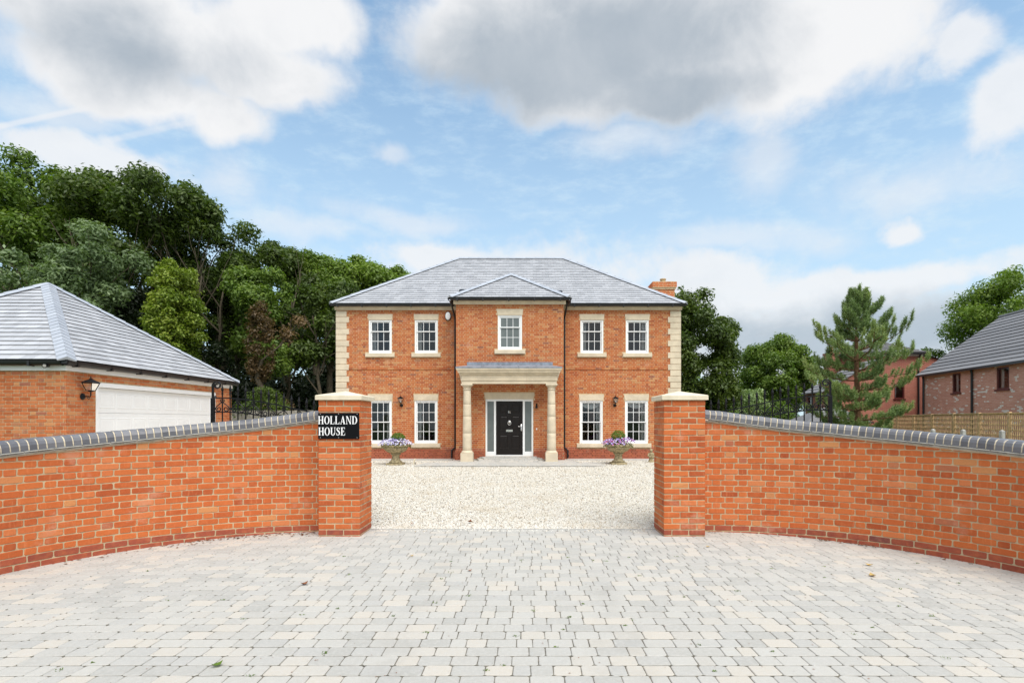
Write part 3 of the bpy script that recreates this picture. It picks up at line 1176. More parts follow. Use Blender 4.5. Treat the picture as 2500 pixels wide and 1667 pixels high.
def letters(text, x, z, h, width, y):
    """raised serif capitals, width = advance for an 'O' in units of h"""
    def bar(a, b, c, d):
        return [(a, c), (b, c), (b, d), (a, d)]

    def ring(cx, rx, ry, ix, iy, a0=0, a1=2 * PI, cy=.5, n=26):
        out = []
        for i in range(n):
            p, q = a0 + (a1 - a0) * i / n, a0 + (a1 - a0) * (i + 1) / n
            out.append([(cx + ix * math.cos(p), cy + iy * math.sin(p)), (cx + rx * math.cos(p), cy + ry * math.sin(p)),
                        (cx + rx * math.cos(q), cy + ry * math.sin(q)), (cx + ix * math.cos(q), cy + iy * math.sin(q))])
        return out
    s = .055
    G = {
        'H': ([bar(.06, .21, 0, 1), bar(.49, .64, 0, 1), bar(.21, .49, .47, .54), bar(0, .27, 0, s), bar(0, .27, 1 - s, 1), bar(.43, .70, 0, s), bar(.43, .70, 1 - s, 1)], .70),
        'O': (ring(.34, .34, .515, .185, .465), .68),
        'L': ([bar(.06, .21, 0, 1), bar(0, .28, 1 - s, 1), bar(0, .54, 0, s), [(.46, s), (.54, s), (.56, .28), (.53, .28)]], .56),
        'A': ([[(.06, 0), (.12, 0), (.37, .92), (.34, 1)], [(.46, 0), (.63, 0), (.41, 1), (.34, 1), (.30, .84)], bar(.18, .50, .28, .34), bar(0, .2, 0, s), bar(.42, .68, 0, s)], .68),
        'N': ([bar(.07, .125, 0, 1), bar(.575, .63, 0, 1), [(.05, 1), (.21, 1), (.63, .0), (.53, 0)], bar(0, .2, 0, s), bar(.5, .70, 1 - s, 1), bar(0, .1, 1 - s, 1)], .70),
        'D': ([bar(.06, .21, 0, 1), bar(0, .3, 0, s), bar(0, .3, 1 - s, 1)] + ring(.28, .38, .5, .225, .445, -PI / 2, PI / 2), .66),
        'U': ([bar(.06, .21, .3, 1), bar(.53, .585, .3, 1), bar(0, .27, 1 - s, 1), bar(.46, .66, 1 - s, 1)] + ring(.3225, .2625, .315, .1325, .25, PI, 2 * PI, .3), .66),
        'S': ([], .52),
        'E': ([bar(.06, .21, 0, 1), bar(0, .52, 0, s), bar(0, .5, 1 - s, 1), bar(.21, .38, .48, .54), bar(.36, .4, .38, .64), [(.45, s), (.52, s), (.55, .26), (.52, .26)], [(.44, 1 - s), (.5, 1 - s), (.51, .78), (.48, .78)]], .56),
    }
    # S as a swelling stroke
    pts = [(.42, .78), (.37, .93), (.24, .965), (.12, .88), (.10, .74), (.2, .6), (.34, .48), (.42, .34), (.42, .2), (.33, .06), (.2, .035), (.09, .1), (.06, .25)]
    wd = [.03, .03, .035, .05, .065, .08, .085, .08, .065, .045, .035, .03, .03]
    for i in range(len(pts) - 1):
        p, q = Vector(pts[i]), Vector(pts[i + 1])
        def nrm(k):
            a, b = Vector(pts[max(k - 1, 0)]), Vector(pts[min(k + 1, len(pts) - 1)])
            d = (b - a).normalized()
            return Vector((-d.y, d.x))
        n0, n1 = nrm(i) * wd[i], nrm(i + 1) * wd[i + 1]
        G['S'][0].append([tuple(p - n0), tuple(q - n1), tuple(q + n1), tuple(p + n0)])
    G['S'][0].append([(.40, .70), (.45, .70), (.45, .97), (.42, .97)])
    G['S'][0].append([(.04, .03), (.07, .03), (.08, .32), (.04, .32)])
    for ch in text:
        polys, adv = G[ch]
        m = MB()
        for i, pl in enumerate(polys):
            if poly_area(pl) < 0: pl = pl[::-1]
            e = y - .0016 - i * .00003
            m.geo([(x + p[0] * h * width, e, z + p[1] * h) for p in pl] + [(x + p[0] * h * width, y + .0006, z + p[1] * h) for p in pl],
                  [tuple(range(len(pl)))] + [(len(pl) + k, len(pl) + (k + 1) % len(pl), (k + 1) % len(pl), k) for k in range(len(pl))])
        m.build('letter', M_LETTER, sign)
        x += (adv + .075) * h * width


letters('HOLLAND', PL_X + .006, 1.433, .102, .975, 6.882)
letters('HOUSE', PL_X + .010, 1.290, .102, .975, 6.882)
for sx in (.03, .262, .497):
    for sz in (1.262, 1.562):
        MB().lathe([(.005, 0), (.005, .002), (.002, .003)], 8, Matrix.Translation((PL_X + .004 + sx, 6.882, sz)) @ Matrix.Rotation(PI / 2, 4, 'X')).build('screw', M_CHROME, sign)


# ------------------------------------------------------------------ iron gates
def iron_gate(hinge, free, zs, label):
    hx, hy = hinge
    d = Vector((free[0] - hx, free[1] - hy, 0))
    L = d.length
    d.normalize()
    # local x runs from the free (tall) end to the hinge
    X = -d
    side = Vector((0, 0, 1)).cross(X)
    M = frame((free[0], free[1], 0), X, side, (0, 0, 1))
    t = thing('iron_gate', label, 'gate', (free[0], free[1], 0), 'wrought iron driveway gates')
    up = lambda q: zs - .235 * sstep((q - .15) / 1.6)
    lo = lambda q: up(q) - .19
    m = MB().bbox(-.023, .023, -.023, .023, .06, zs, .003, M)
    for k in range(26):                                # hammered bosses along the stile
        z = .12 + k * (zs - .2) / 25
        m.lathe([(.012, 0), (.009, .006), (.003, .008)], 6, M @ Matrix.Translation((0, -.023, z)) @ Matrix.Rotation(PI / 2, 4, 'X'))
        m.lathe([(.012, 0), (.009, .006), (.003, .008)], 6, M @ Matrix.Translation((.023, 0, z)) @ Matrix.Rotation(PI / 2, 4, 'Y'))
    m.build('stile', M_IRON, t)
    # scroll on top of the stile
    pts = [(0, 0, zs - .005), (0, 0, zs + .15)]
    cx, cz, r = .055, zs + .17, .055
    for k in range(30):
        a = PI - k * .29
        rr = r * (1 - .024 * k)
        pts.append((cx + rr * math.cos(a), 0, cz + rr * math.sin(a)))
    m = MB()
    for p, q in zip(pts[:-1], pts[1:]):
        pass
    rib = []
    P3 = [Vector(p) for p in pts]
    v, f = [], []
    for i, p in enumerate(P3):
        tg = (P3[min(i + 1, len(P3) - 1)] - P3[max(i - 1, 0)]).normalized()
        nn = Vector((-tg.z, 0, tg.x)) * (.011 if i < 4 else .008)
        for (sy) in (-.016, .016):
            v.append(p - nn + Vector((0, sy, 0)))
        for (sy) in (.016, -.016):
            v.append(p + nn + Vector((0, sy, 0)))
    for i in range(len(P3) - 1):
        for k in range(4):
            f.append((i * 4 + k, i * 4 + (k + 1) % 4, i * 4 + 4 + (k + 1) % 4, i * 4 + 4 + k))
    f += [(0, 1, 2, 3), tuple(range(len(v) - 4, len(v)))]
    m.geo(v, f, M)
    m.lathe([(.02, -.004), (.026, .0), (.02, .012), (.008, .03), (.002, .034)], 8, M @ Matrix.Translation((0.03, 0, zs - .0)))
    m.build('stile_scroll', M_IRON, t)
    MB().bbox(L - .04, L, -.02, .02, .06, up(L - .02) + .05, .003, M).build('hinge_stile', M_IRON, t)
    for nm, fn, a0 in (('top_rail', up, .02), ('scroll_rail', lo, .02), ('lock_rail', lambda q: .82, .02), ('bottom_rail', lambda q: .12, .02)):
        m = MB()
        n = 26
        prev = None
        v, f = [], []
        for i in range(n + 1):
            q = a0 + (L - .04 - a0) * i / n
            z = fn(q)
            v += [(q, -.012, z - .008), (q, .012, z - .008), (q, .012, z + .008), (q, -.012, z + .008)]
            if i:
                b = (i - 1) * 4
                for k in range(4):
                    f.append((b + k, b + (k + 1) % 4, b + 4 + (k + 1) % 4, b + 4 + k))
        m.geo(v, f, M).build(nm, M_IRON, t)
    nb = int((L - .08) / .1005)
    for i in range(nb):
        q = .122 + i * .1005
        zt = up(q)
        m = MB().tube([(q, 0, .09), (q, 0, zt + .065)], .0085, 6, True, M)
        bar = m.build('bar', M_IRON, t)
        s = MB().lathe([(.0085, .045), (.016, .048), (.016, .056), (.0095, .059), (.0095, .066), (.016, .069), (.016, .077), (.009, .081),
                        (.011, .095), (.019, .112), (.016, .128), (.009, .155), (.001, .188)], 8, M @ Matrix.Translation((q, 0, zt)))
        s.build('spearhead', M_IRON, bar, smooth=50)
        if i % 2 == 0:                                  # a pair of C-scrolls hung on every second bar
            for sgn in (-1, 1):
                c = [(.016, -.052), (.026, -.034), (.020, -.020), (.010, -.026)][::-1]
                run = c + [(.012, -.062), (.040, -.085), (.072, -.112), (.084, -.135)]
                for k in range(22):
                    a = .35 - k * .36
                    rr = .037 * (1 - .032 * k)
                    run.append((.049 + rr * math.cos(a), -.148 + rr * math.sin(a)))
                if q + sgn * .09 < .02: run = [(p[0] * .85, p[1]) for p in run]
                slope = (up(q + .05) - up(q - .05)) / .1
                pts = [(q + sgn * p[0], .0, zt + p[1] + slope * sgn * p[0]) for p in run]
                MB().tube(pts, .0075, 5, True, M).build('scroll', M_IRON, t)


iron_gate((-2.30, 7.58), (-4.255, 7.36), 1.785, 'black wrought iron gate swung open behind the plaque side garden wall')
iron_gate((2.20, 7.60), (4.085, 7.25), 1.81, 'black wrought iron gate swung open in front of the pine tree')


# ------------------------------------------------------------------ roofs
def slate_field(P, O, U, V, Nn, poly, gauge, width, mat=None, key='s', thick=.024):
    """slates on the plane O + u*U + v*V, courses along U, inside a convex polygon (u, v)"""
    vmax = max(p[1] for p in poly)
    umin, umax = min(p[0] for p in poly), max(p[0] for p in poly)
    full = {}

    def geo(pl, v0):
        h = lambda v: .003 + thick * (1 - .82 * min(1, (v - v0) / gauge))
        n = len(pl)
        vv = [(p[0], p[1], h(p[1])) for p in pl] + [(p[0], p[1], h(p[1]) - .0055) for p in pl]
        return vv, [tuple(range(n))] + [(n + i, n + (i + 1) % n, (i + 1) % n, i) for i in range(n)]
    for k in range(6):
        j = lambda: rnd.uniform(-.0035, .0035)
        full[k] = geo([(.002, j()), (width - .002, j()), (width - .002, gauge + .012), (.002, gauge + .012)], 0)
    r = 0
    v = -.015
    while v < vmax:
        u = umin - (r % 2) * width / 2 - width * .3
        while u < umax:
            q = [(u + .002, v), (u + width - .002, v), (u + width - .002, v + gauge + .012), (u + .002, v + gauge + .012)]
            p = q
            for i in range(len(poly)):
                a, b = poly[i], poly[(i + 1) % len(poly)]
                if abs(a[1]) < 1e-6 and abs(b[1]) < 1e-6: continue      # eave: let the first course overhang
                ex, ey = b[0] - a[0], b[1] - a[1]
                p = clip_poly(p, ey, -ex, ey * a[0] - ex * a[1])
                if len(p) < 3: break
            if len(p) >= 3 and abs(poly_area(p)) > .0008:
                o = O + U * u + V * v
                M = frame(o, U, V, Nn)
                if abs(abs(poly_area(p)) - abs(poly_area(q))) < 1e-6:
                    k = rnd.randrange(6)
                    P.add(full[k], M @ Matrix.Translation((0, 0, rnd.uniform(0, .002))), width * gauge * .5, (key, k), mat)
                else:
                    P.add(geo([(a - u, b - v) for a, b in p], 0), M, abs(poly_area(p)) * .5, None, mat)
            u += width
        v += gauge
        r += 1


def hip_run(parent, A, B, n1, n2, w, seg, mat, name='hip_tile', lift=.038, shadow_strip=True):
    """angled cap tiles along the line A-B between planes with normals n1, n2"""
    A, B, n1, n2 = Vector(A), Vector(B), Vector(n1).normalized(), Vector(n2).normalized()
    t = (B - A)
    L = t.length
    t.normalize()
    up = (n1 + n2).normalized()
    s1, s2 = t.cross(n1).normalized(), t.cross(n2).normalized()
    if s1.dot(n2) > 0: s1 = -s1
    if s2.dot(n1) > 0: s2 = -s2
    n = max(1, round(L / seg))
    for i in range(n):
        a, b = A + t * (L * i / n), A + t * (L * (i + 1) / n + (.02 if i < n - 1 else 0))
        v = []
        for (p, l) in ((a, lift + .010), (b, lift)):
            c = p + up * (l * 1.4)
            v += [c, p + s1 * w + n1 * l, p + s1 * w + n1 * (l - .022), p, p + s2 * w + n2 * (l - .022), p + s2 * w + n2 * l]
        f = [(k, (k + 1) % 6, 6 + (k + 1) % 6, 6 + k) for k in range(6)] + [(5, 4, 3, 2, 1, 0), (6, 7, 8, 9, 10, 11)]
        MB().geo(v, f).build(name, mat, parent)
    if not shadow_strip: return
    v = []                                              # black strip standing in for the shadow line beside the caps
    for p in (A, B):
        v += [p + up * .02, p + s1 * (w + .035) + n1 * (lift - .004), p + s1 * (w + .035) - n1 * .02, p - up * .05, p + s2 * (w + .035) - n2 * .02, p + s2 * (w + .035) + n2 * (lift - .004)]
    MB().geo(v, [(k, (k + 1) % 6, 6 + (k + 1) % 6, 6 + k) for k in range(6)]).build('hip_shadow_strip', M_UNDER, parent)


def gutter(mb, a, b, out, zt, r=.06):
    """half round gutter from a to b (x, y), opening up, out = outward unit vector"""
    A, B = Vector((*a, 0)), Vector((*b, 0))
    X = (B - A).normalized()
    Y = Vector((*out, 0))
    prof = []
    for k in range(9):
        q = PI * k / 8
        prof.append((r - r * math.cos(q), zt - r * math.sin(q) ** .6 * 1.7))
    prof += [(p[0] * .9 + .0055, p[1] + .006) for p in prof[::-1]]
    n = len(prof)
    v = [A + Y * p[0] + Vector((0, 0, p[1])) for p in prof] + [B + Y * p[0] + Vector((0, 0, p[1])) for p in prof]
    f = [(i, (i + 1) % n, n + (i + 1) % n, n + i) for i in range(n)] + [tuple(range(n)), tuple(range(n, 2 * n))]
    mb.geo(v, f)
    L = (B - A).length
    k = .25
    while k < L:                                      # union clips
        p = A + X * k
        mb.geo([p + X * sx + Y * sy + Vector((0, 0, zt + sz)) for sx in (-.022, .022) for sy in (-.004, 2 * r + .006) for sz in (-r * 1.7 - .012, -.004)],
               [(0, 1, 3, 2), (4, 6, 7, 5), (0, 4, 5, 1), (2, 3, 7, 6), (0, 2, 6, 4), (1, 5, 7, 3)])
        k += .92
    return mb


# ------------------------------------------------------------------ the house
HY, BY = 20.5, 19.5                                # main front, bay front
HX0, HX1 = -7.168, 5.87
BX0, BX1 = -2.508, 1.374
HG = 0.03                                          # ground at the house
WT = 5.67                                          # top of brickwork
house = thing('brick_house', 'symmetrical two storey orange brick house with slate roof and pillared porch', 'house', (-.65, HY, HG))


def win_open(xc, w, z0, z1):
    return (xc - w / 2, xc + w / 2, z0, z1)


WW = .872
UP = [(-5.51, 4.03, 5.30), (-3.765, 4.03, 5.30), (2.517, 4.03, 5.30), (4.24, 4.03, 5.30)]
DN = [(-5.51, .613, 2.248), (-3.775, .613, 2.248), (2.495, .613, 2.248), (4.21, .613, 2.248)]
BAYW = (-.563, 4.03, 5.28)
DOOR = (-1.442, .276, .20, 2.258)


def op_main(x0, x1):
    return [(x - WW / 2 - x0, x + WW / 2 - x0, a, b) for (x, a, b) in UP + DN if x0 < x < x1]


def op_solid(x0, x1):
    """area the brick must leave to window, lintel and sill"""
    out = []
    for (x, a, b) in UP + DN:
        if x0 < x < x1:
            out.append((x - WW / 2 - x0, x + WW / 2 - x0, a - .02, b))
            out.append((x - WW / 2 - .03 - x0, x + WW / 2 + .03 - x0, b, b + .215))
            out.append((x - WW / 2 - .115 - x0, x + WW / 2 + .115 - x0, a - .145, a))
    return out


shell = MB()
ML = TR((HX0, HY, 0))
MR = TR((BX1, HY, 0))
MBAY = TR((BX0, BY, 0))
wall_sheet(shell, ML, BX0 - HX0, -.1, WT + .2, op_main(HX0, BX0), .26)
wall_sheet(shell, MR, HX1 - BX1, -.1, WT + .2, op_main(BX1, HX1), .26)
bay_open = [(BAYW[0] - WW / 2 - BX0, BAYW[0] + WW / 2 - BX0, BAYW[1], BAYW[2]), (DOOR[0] - BX0, DOOR[1] - BX0, DOOR[2], DOOR[3])]
wall_sheet(shell, MBAY, BX1 - BX0, -.1, WT + .2, bay_open, .26)
# flanks and back
shell.box(HX0 + .008, HX0 + .25, HY + .27, 28.7, -.1, WT + .2)
shell.box(HX1 - .25, HX1 - .008, HY + .27, 28.7, -.1, WT + .2)
shell.box(HX0 + .26, HX1 - .26, 28.45, 28.7, -.1, WT + .2)
shell.box(BX0 + .008, BX0 + .25, BY + .265, HY + .26, -.1, WT + .2)
shell.box(BX1 - .25, BX1 - .008, BY + .265, HY + .26, -.1, WT + .2)
shell.build('wall', M_HMORTAR, house)
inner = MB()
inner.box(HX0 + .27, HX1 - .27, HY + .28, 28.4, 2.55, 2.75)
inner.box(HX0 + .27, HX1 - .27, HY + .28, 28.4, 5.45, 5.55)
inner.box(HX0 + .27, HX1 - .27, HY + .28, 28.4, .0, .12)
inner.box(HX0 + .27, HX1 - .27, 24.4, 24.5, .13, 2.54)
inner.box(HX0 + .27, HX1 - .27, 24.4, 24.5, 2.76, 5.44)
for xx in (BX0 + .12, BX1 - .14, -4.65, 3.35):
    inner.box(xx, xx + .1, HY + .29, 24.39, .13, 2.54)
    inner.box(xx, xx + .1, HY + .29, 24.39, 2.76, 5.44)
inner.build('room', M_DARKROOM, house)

HB = Pieces(house, 'brick', M_HBRICK, 'brick_courses', 300, visible=lambda x, y, p: p.y < 19.9 and not (-2.3 < p.x < 1.2 and 2.7 < p.z < 3.6))
hmat = lambda z: M_HPLINTH if z < .42 else M_HBRICK
step = lambda z: .048 if z < .30 else (.024 if z < .36 else 0.0)
QW = .43
zc0 = HG + .012 - CH


def house_face(M0, L, x0, opens, ends):
    brick_face(HB, M0, L, zc0, WT, opens, False, ends, hmat, proud=lambda z: step(z) + (.022 if 3.375 < z < 3.45 else 0))


house_face(ML, BX0 - HX0, HX0, op_solid(HX0, BX0), (.05, 0))
house_face(MR, HX1 - BX1, BX1, op_solid(BX1, HX1), (0, .05))
bo = []
a, b = bay_open
bo += [(a[0], a[1], a[2] - .02, a[3]), (a[0] - .03, a[1] + .03, a[3], a[3] + .215), (a[0] - .115, a[1] + .115, a[2] - .15, a[2])]
bo += [(b[0], b[1], -.2, b[3]), (b[0] - .03, b[1] + .03, b[3], b[3] + .22)]
house_face(MBAY, BX1 - BX0, BX0, bo, (0, 0))
# the bay's returns
brick_face(HB, frame((BX0, HY, 0), (0, -1, 0), (1, 0, 0), (0, 0, 1)), HY - BY - .004, zc0, WT, (), False, (0, 0), hmat, proud=step)
brick_face(HB, frame((BX1, BY + .004, 0), (0, 1, 0), (-1, 0, 0), (0, 0, 1)), HY - BY - .004, zc0, WT, (), False, (0, 0), hmat, proud=step)
HB.finish()

# quoins
for (xq, sg) in ((HX0, 1), (HX1, -1)):
    z = WT - .038
    k = 0
    while z > .5:
        w = .388 if k % 2 == 0 else .478
        h = .214
        if z - h < .46: h = z - .46
        xa, xb = (xq - .022, xq + w) if sg > 0 else (xq - w, xq + .022)
        MB().bbox(xa, xb, HY - .024, HY + .44 - (w - .388), z - h, z, .010).build('quoin', M_STONE, house)
        z -= .225
        k += 1

# cornice stone under the gutters
corn = [(0, 5.665), (-.03, 5.665), (-.04, 5.70), (-.07, 5.74), (-.085, 5.785), (-.085, 5.83), (0, 5.83)]


def cornice(x0, x1, y):
    m = MB()
    n = max(1, round((x1 - x0) / .95))
    for i in range(n):
        a, b = x0 + (x1 - x0) * i / n, x0 + (x1 - x0) * (i + 1) / n
        m2 = MB().extrude([(y + p[0], p[1]) for p in corn], b - a - .003, None, a)
        m2.build('cornice_stone', M_STONE, house)


cornice(HX0 - .06, BX0 - .088, HY)
cornice(BX1 + .088, HX1 + .06, HY)
cornice(BX0 - .085, BX1 + .085, BY)
rs = MB()
for (xa, sgn) in ((BX0, -1), (BX1, 1)):
    prof = [(xa - sgn * (p[0]), p[1]) for p in corn]
    v = [(p[0], BY + .002, p[1]) for p in prof] + [(p[0], HY - .09, p[1]) for p in prof]
    n = len(prof)
    rs.geo(v, [(i, (i + 1) % n, n + (i + 1) % n, n + i) for i in range(n)] + [tuple(range(n)), tuple(range(n, 2 * n))])
rs.build('cornice_return', M_STONE, house)

# main roof: hipped
EX0, EX1, EY0, EY1, EZ = HX0 - .16, HX1 + .16, HY - .19, 28.9, 5.885
RD = (EY1 - EY0) / 2
PT = math.atan2(2.84, 4.1)
RZ = EZ + RD * math.tan(PT)
rl, rr_ = Vector((EX0 + RD, EY0 + RD, RZ)), Vector((EX1 - RD, EY0 + RD, RZ))
E = [Vector((EX0, EY0, EZ)), Vector((EX1, EY0, EZ)), Vector((EX1, EY1, EZ)), Vector((EX0, EY1, EZ))]
base = MB()
dn = Vector((0, 0, -.012))
for q in ((E[0], E[1], rr_, rl), (E[1], E[2], rr_), (E[2], E[3], rl, rr_), (E[3], E[0], rl)):
    base.poly([p + dn for p in q])
base.box(EX0 + .03, BX0 - .2, EY0 + .03, EY0 + .16, EZ - .058, EZ - .03)
base.box(BX1 + .2, EX1 - .03, EY0 + .03, EY0 + .16, EZ - .058, EZ - .03)
# bay roof: hipped front running back into the main roof
AX0, AX1, AY0 = BX0 - .2, BX1 + .2, BY - .19
AD = (AX1 - AX0) / 2
APT = math.atan2(1.39, AD)
apex = Vector(((AX0 + AX1) / 2, AY0 + AD, EZ + 1.39))
back = Vector((apex.x, EY0 + 1.39 / math.tan(PT) + .05, EZ + 1.39))
A0, A1 = Vector((AX0, AY0, EZ)), Vector((AX1, AY0, EZ))
B0, B1 = Vector((AX0, EY0 + .02, EZ)), Vector((AX1, EY0 + .02, EZ))
for q in ((A0, A1, apex), (A0, apex, back, B0), (A1, B1, back, apex)):
    base.poly([p + dn for p in q])
base.build('roof', M_UNDER, house)
SLT = Pieces(house, 'slate', M_SLATE, 'slate_courses', 300)
cP, sP = math.cos(PT), math.sin(PT)
wE = EX1 - EX0
slope = RD / cP
slate_field(SLT, E[0], Vector((1, 0, 0)), Vector((0, cP, sP)), Vector((0, -sP, cP)), [(0, 0), (wE, 0), (wE - RD, slope), (RD, slope)], .2, .262, key='m')
dE = EY1 - EY0
slate_field(SLT, E[3], Vector((0, -1, 0)), Vector((cP, 0, sP)), Vector((-sP, 0, cP)), [(0, 0), (dE, 0), (dE / 2, slope)], .2, .262, key='m')
slate_field(SLT, E[1], Vector((0, 1, 0)), Vector((-cP, 0, sP)), Vector((sP, 0, cP)), [(0, 0), (dE, 0), (dE / 2, slope)], .2, .262, key='m')
cA, sA = math.cos(APT), math.sin(APT)
slate_field(SLT, A0, Vector((1, 0, 0)), Vector((0, cA, sA)), Vector((0, -sA, cA)), [(0, 0), (AX1 - AX0, 0), (AD, AD / cA)], .2, .262, key='m')
lb = back.y - AY0
le = B0.y - AY0
slate_field(SLT, B0, Vector((0, -1, 0)), Vector((cA, 0, sA)), Vector((-sA, 0, cA)), [(0, 0), (le, 0), (le - AD, AD / cA), (le - lb, AD / cA)], .2, .262, key='m')
slate_field(SLT, A1, Vector((0, 1, 0)), Vector((-cA, 0, sA)), Vector((sA, 0, cA)), [(0, 0), (le, 0), (lb, AD / cA), (AD, AD / cA)], .2, .262, key='m')
SLT.finish()
nF, nL, nR, nB = (0, -sP, cP), (-sP, 0, cP), (sP, 0, cP), (0, sP, cP)
aF, aL, aR = (0, -sA, cA), (-sA, 0, cA), (sA, 0, cA)
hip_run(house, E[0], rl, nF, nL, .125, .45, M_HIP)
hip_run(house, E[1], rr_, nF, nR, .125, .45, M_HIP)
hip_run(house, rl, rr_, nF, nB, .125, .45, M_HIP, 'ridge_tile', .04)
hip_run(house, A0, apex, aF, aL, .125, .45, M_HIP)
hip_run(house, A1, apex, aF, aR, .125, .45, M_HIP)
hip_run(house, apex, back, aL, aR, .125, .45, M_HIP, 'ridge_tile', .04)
for x, v in ((-2.60, 1.10), (1.16, .98)):
    
    o = E[0] + Vector((x - EX0, v * cP, v * sP))
    MB().bbox(0, .28, 0, .15, .012, .075, .006, frame(o, (1, 0, 0), (0, cP, sP), (0, -sP, cP))).build('roof_vent', M_BLACK, house)
g = MB()
gutter(g, (EX0 + .02, EY0 + .045), (AX0 - .02, EY0 + .045), (0, -1), EZ - .018)
gutter(g, (AX1 + .02, EY0 + .045), (EX1 - .02, EY0 + .045), (0, -1), EZ - .018)
g.build('gutter', M_BLACK, house, 40)
g = MB()
gutter(g, (AX0 + .02, AY0 + .045), (AX1 - .02, AY0 + .045), (0, -1), EZ - .018)
gutter(g, (AX0 + .05, EY0 + .02), (AX0 + .05, AY0 + .06), (-1, 0), EZ - .019)
gutter(g, (AX1 - .05, AY0 + .06), (AX1 - .05, EY0 + .02), (1, 0), EZ - .019)
g.build('gutter', M_BLACK, house, 40)
for (x, sg) in ((BX0 - .155, -1), (BX1 + .10, 1)):
    gx = x + sg * .03
    pts = [(gx + sg * .02, BY + .35, EZ - .08), (gx + sg * .02, BY + .35, EZ - .15), (x, HY - .06, EZ - .52), (x, HY - .06, EZ - .62), (x, HY - .06, .50), (x, HY - .06, .46),
           (x + sg * .12, HY - .105, .36), (x + sg * .12, HY - .105, .08)]
    m = MB().tube(pts, .034, 10)
    for zz in (4.9, 3.3, 1.7):
        m.lathe([(.034, -.02), (.044, -.018), (.044, .018), (.034, .02)], 10, Matrix.Translation((x, HY - .06, zz)))
    m.build('downpipe', M_BLACK, house, 50)
# chimney
ch = MB().box(5.86, 6.62, 24, 24.85, -.1, 7.30)
ch.box(5.80, 6.66, 23.96, 24.89, 7.30, 7.375)
ch.box(5.70, 6.62, 24.001, 24.849, 5.9, 7.299)
ch.box(5.66, 6.66, 23.961, 24.889, 7.302, 7.374)
ch.box(5.63, 6.69, 23.93, 24.92, 7.376, 7.64)
chim = ch.build('chimney', M_HMORTAR, house)
CB = Pieces(chim, 'brick', M_BRICK, 'brick_courses', 120)
brick_face(CB, TR((5.62, 24 - .002, 0)), 1.0, 5.9, 7.32, (), False, (.09, 0), lambda z: M_BRICK)
brick_face(CB, TR((5.62, 23.94, 0)), 1.08, 7.40, 7.66, (), False, (0, 0), lambda z: M_BRICK, proud=lambda z: .012)
brick_face(CB, frame((5.69, 24.85, 0), (0, -1, 0), (1, 0, 0), (0, 0, 1)), .85, 5.9, 7.32, (), False, (0, .004), lambda z: M_BRICK)
brick_face(CB, frame((5.62, 24.92, 0), (0, -1, 0), (1, 0, 0), (0, 0, 1)), .98, 7.40, 7.66, (), False, (0, .004), lambda z: M_BRICK)
CB.finish()
MB().lathe([(.13, 7.64), (.125, 7.68), (.115, 7.80), (.14, 7.82), (.14, 7.86), (.10, 7.86), (.10, 7.7)], 16, Matrix.Translation((6.2, 24.4, 0))).build('chimney_pot', M_POT, chim, 40)
MB().box(5.7, 6.6, 24.0, 24.85, 7.642, 7.66).build('flaunching', M_CONC, chim)


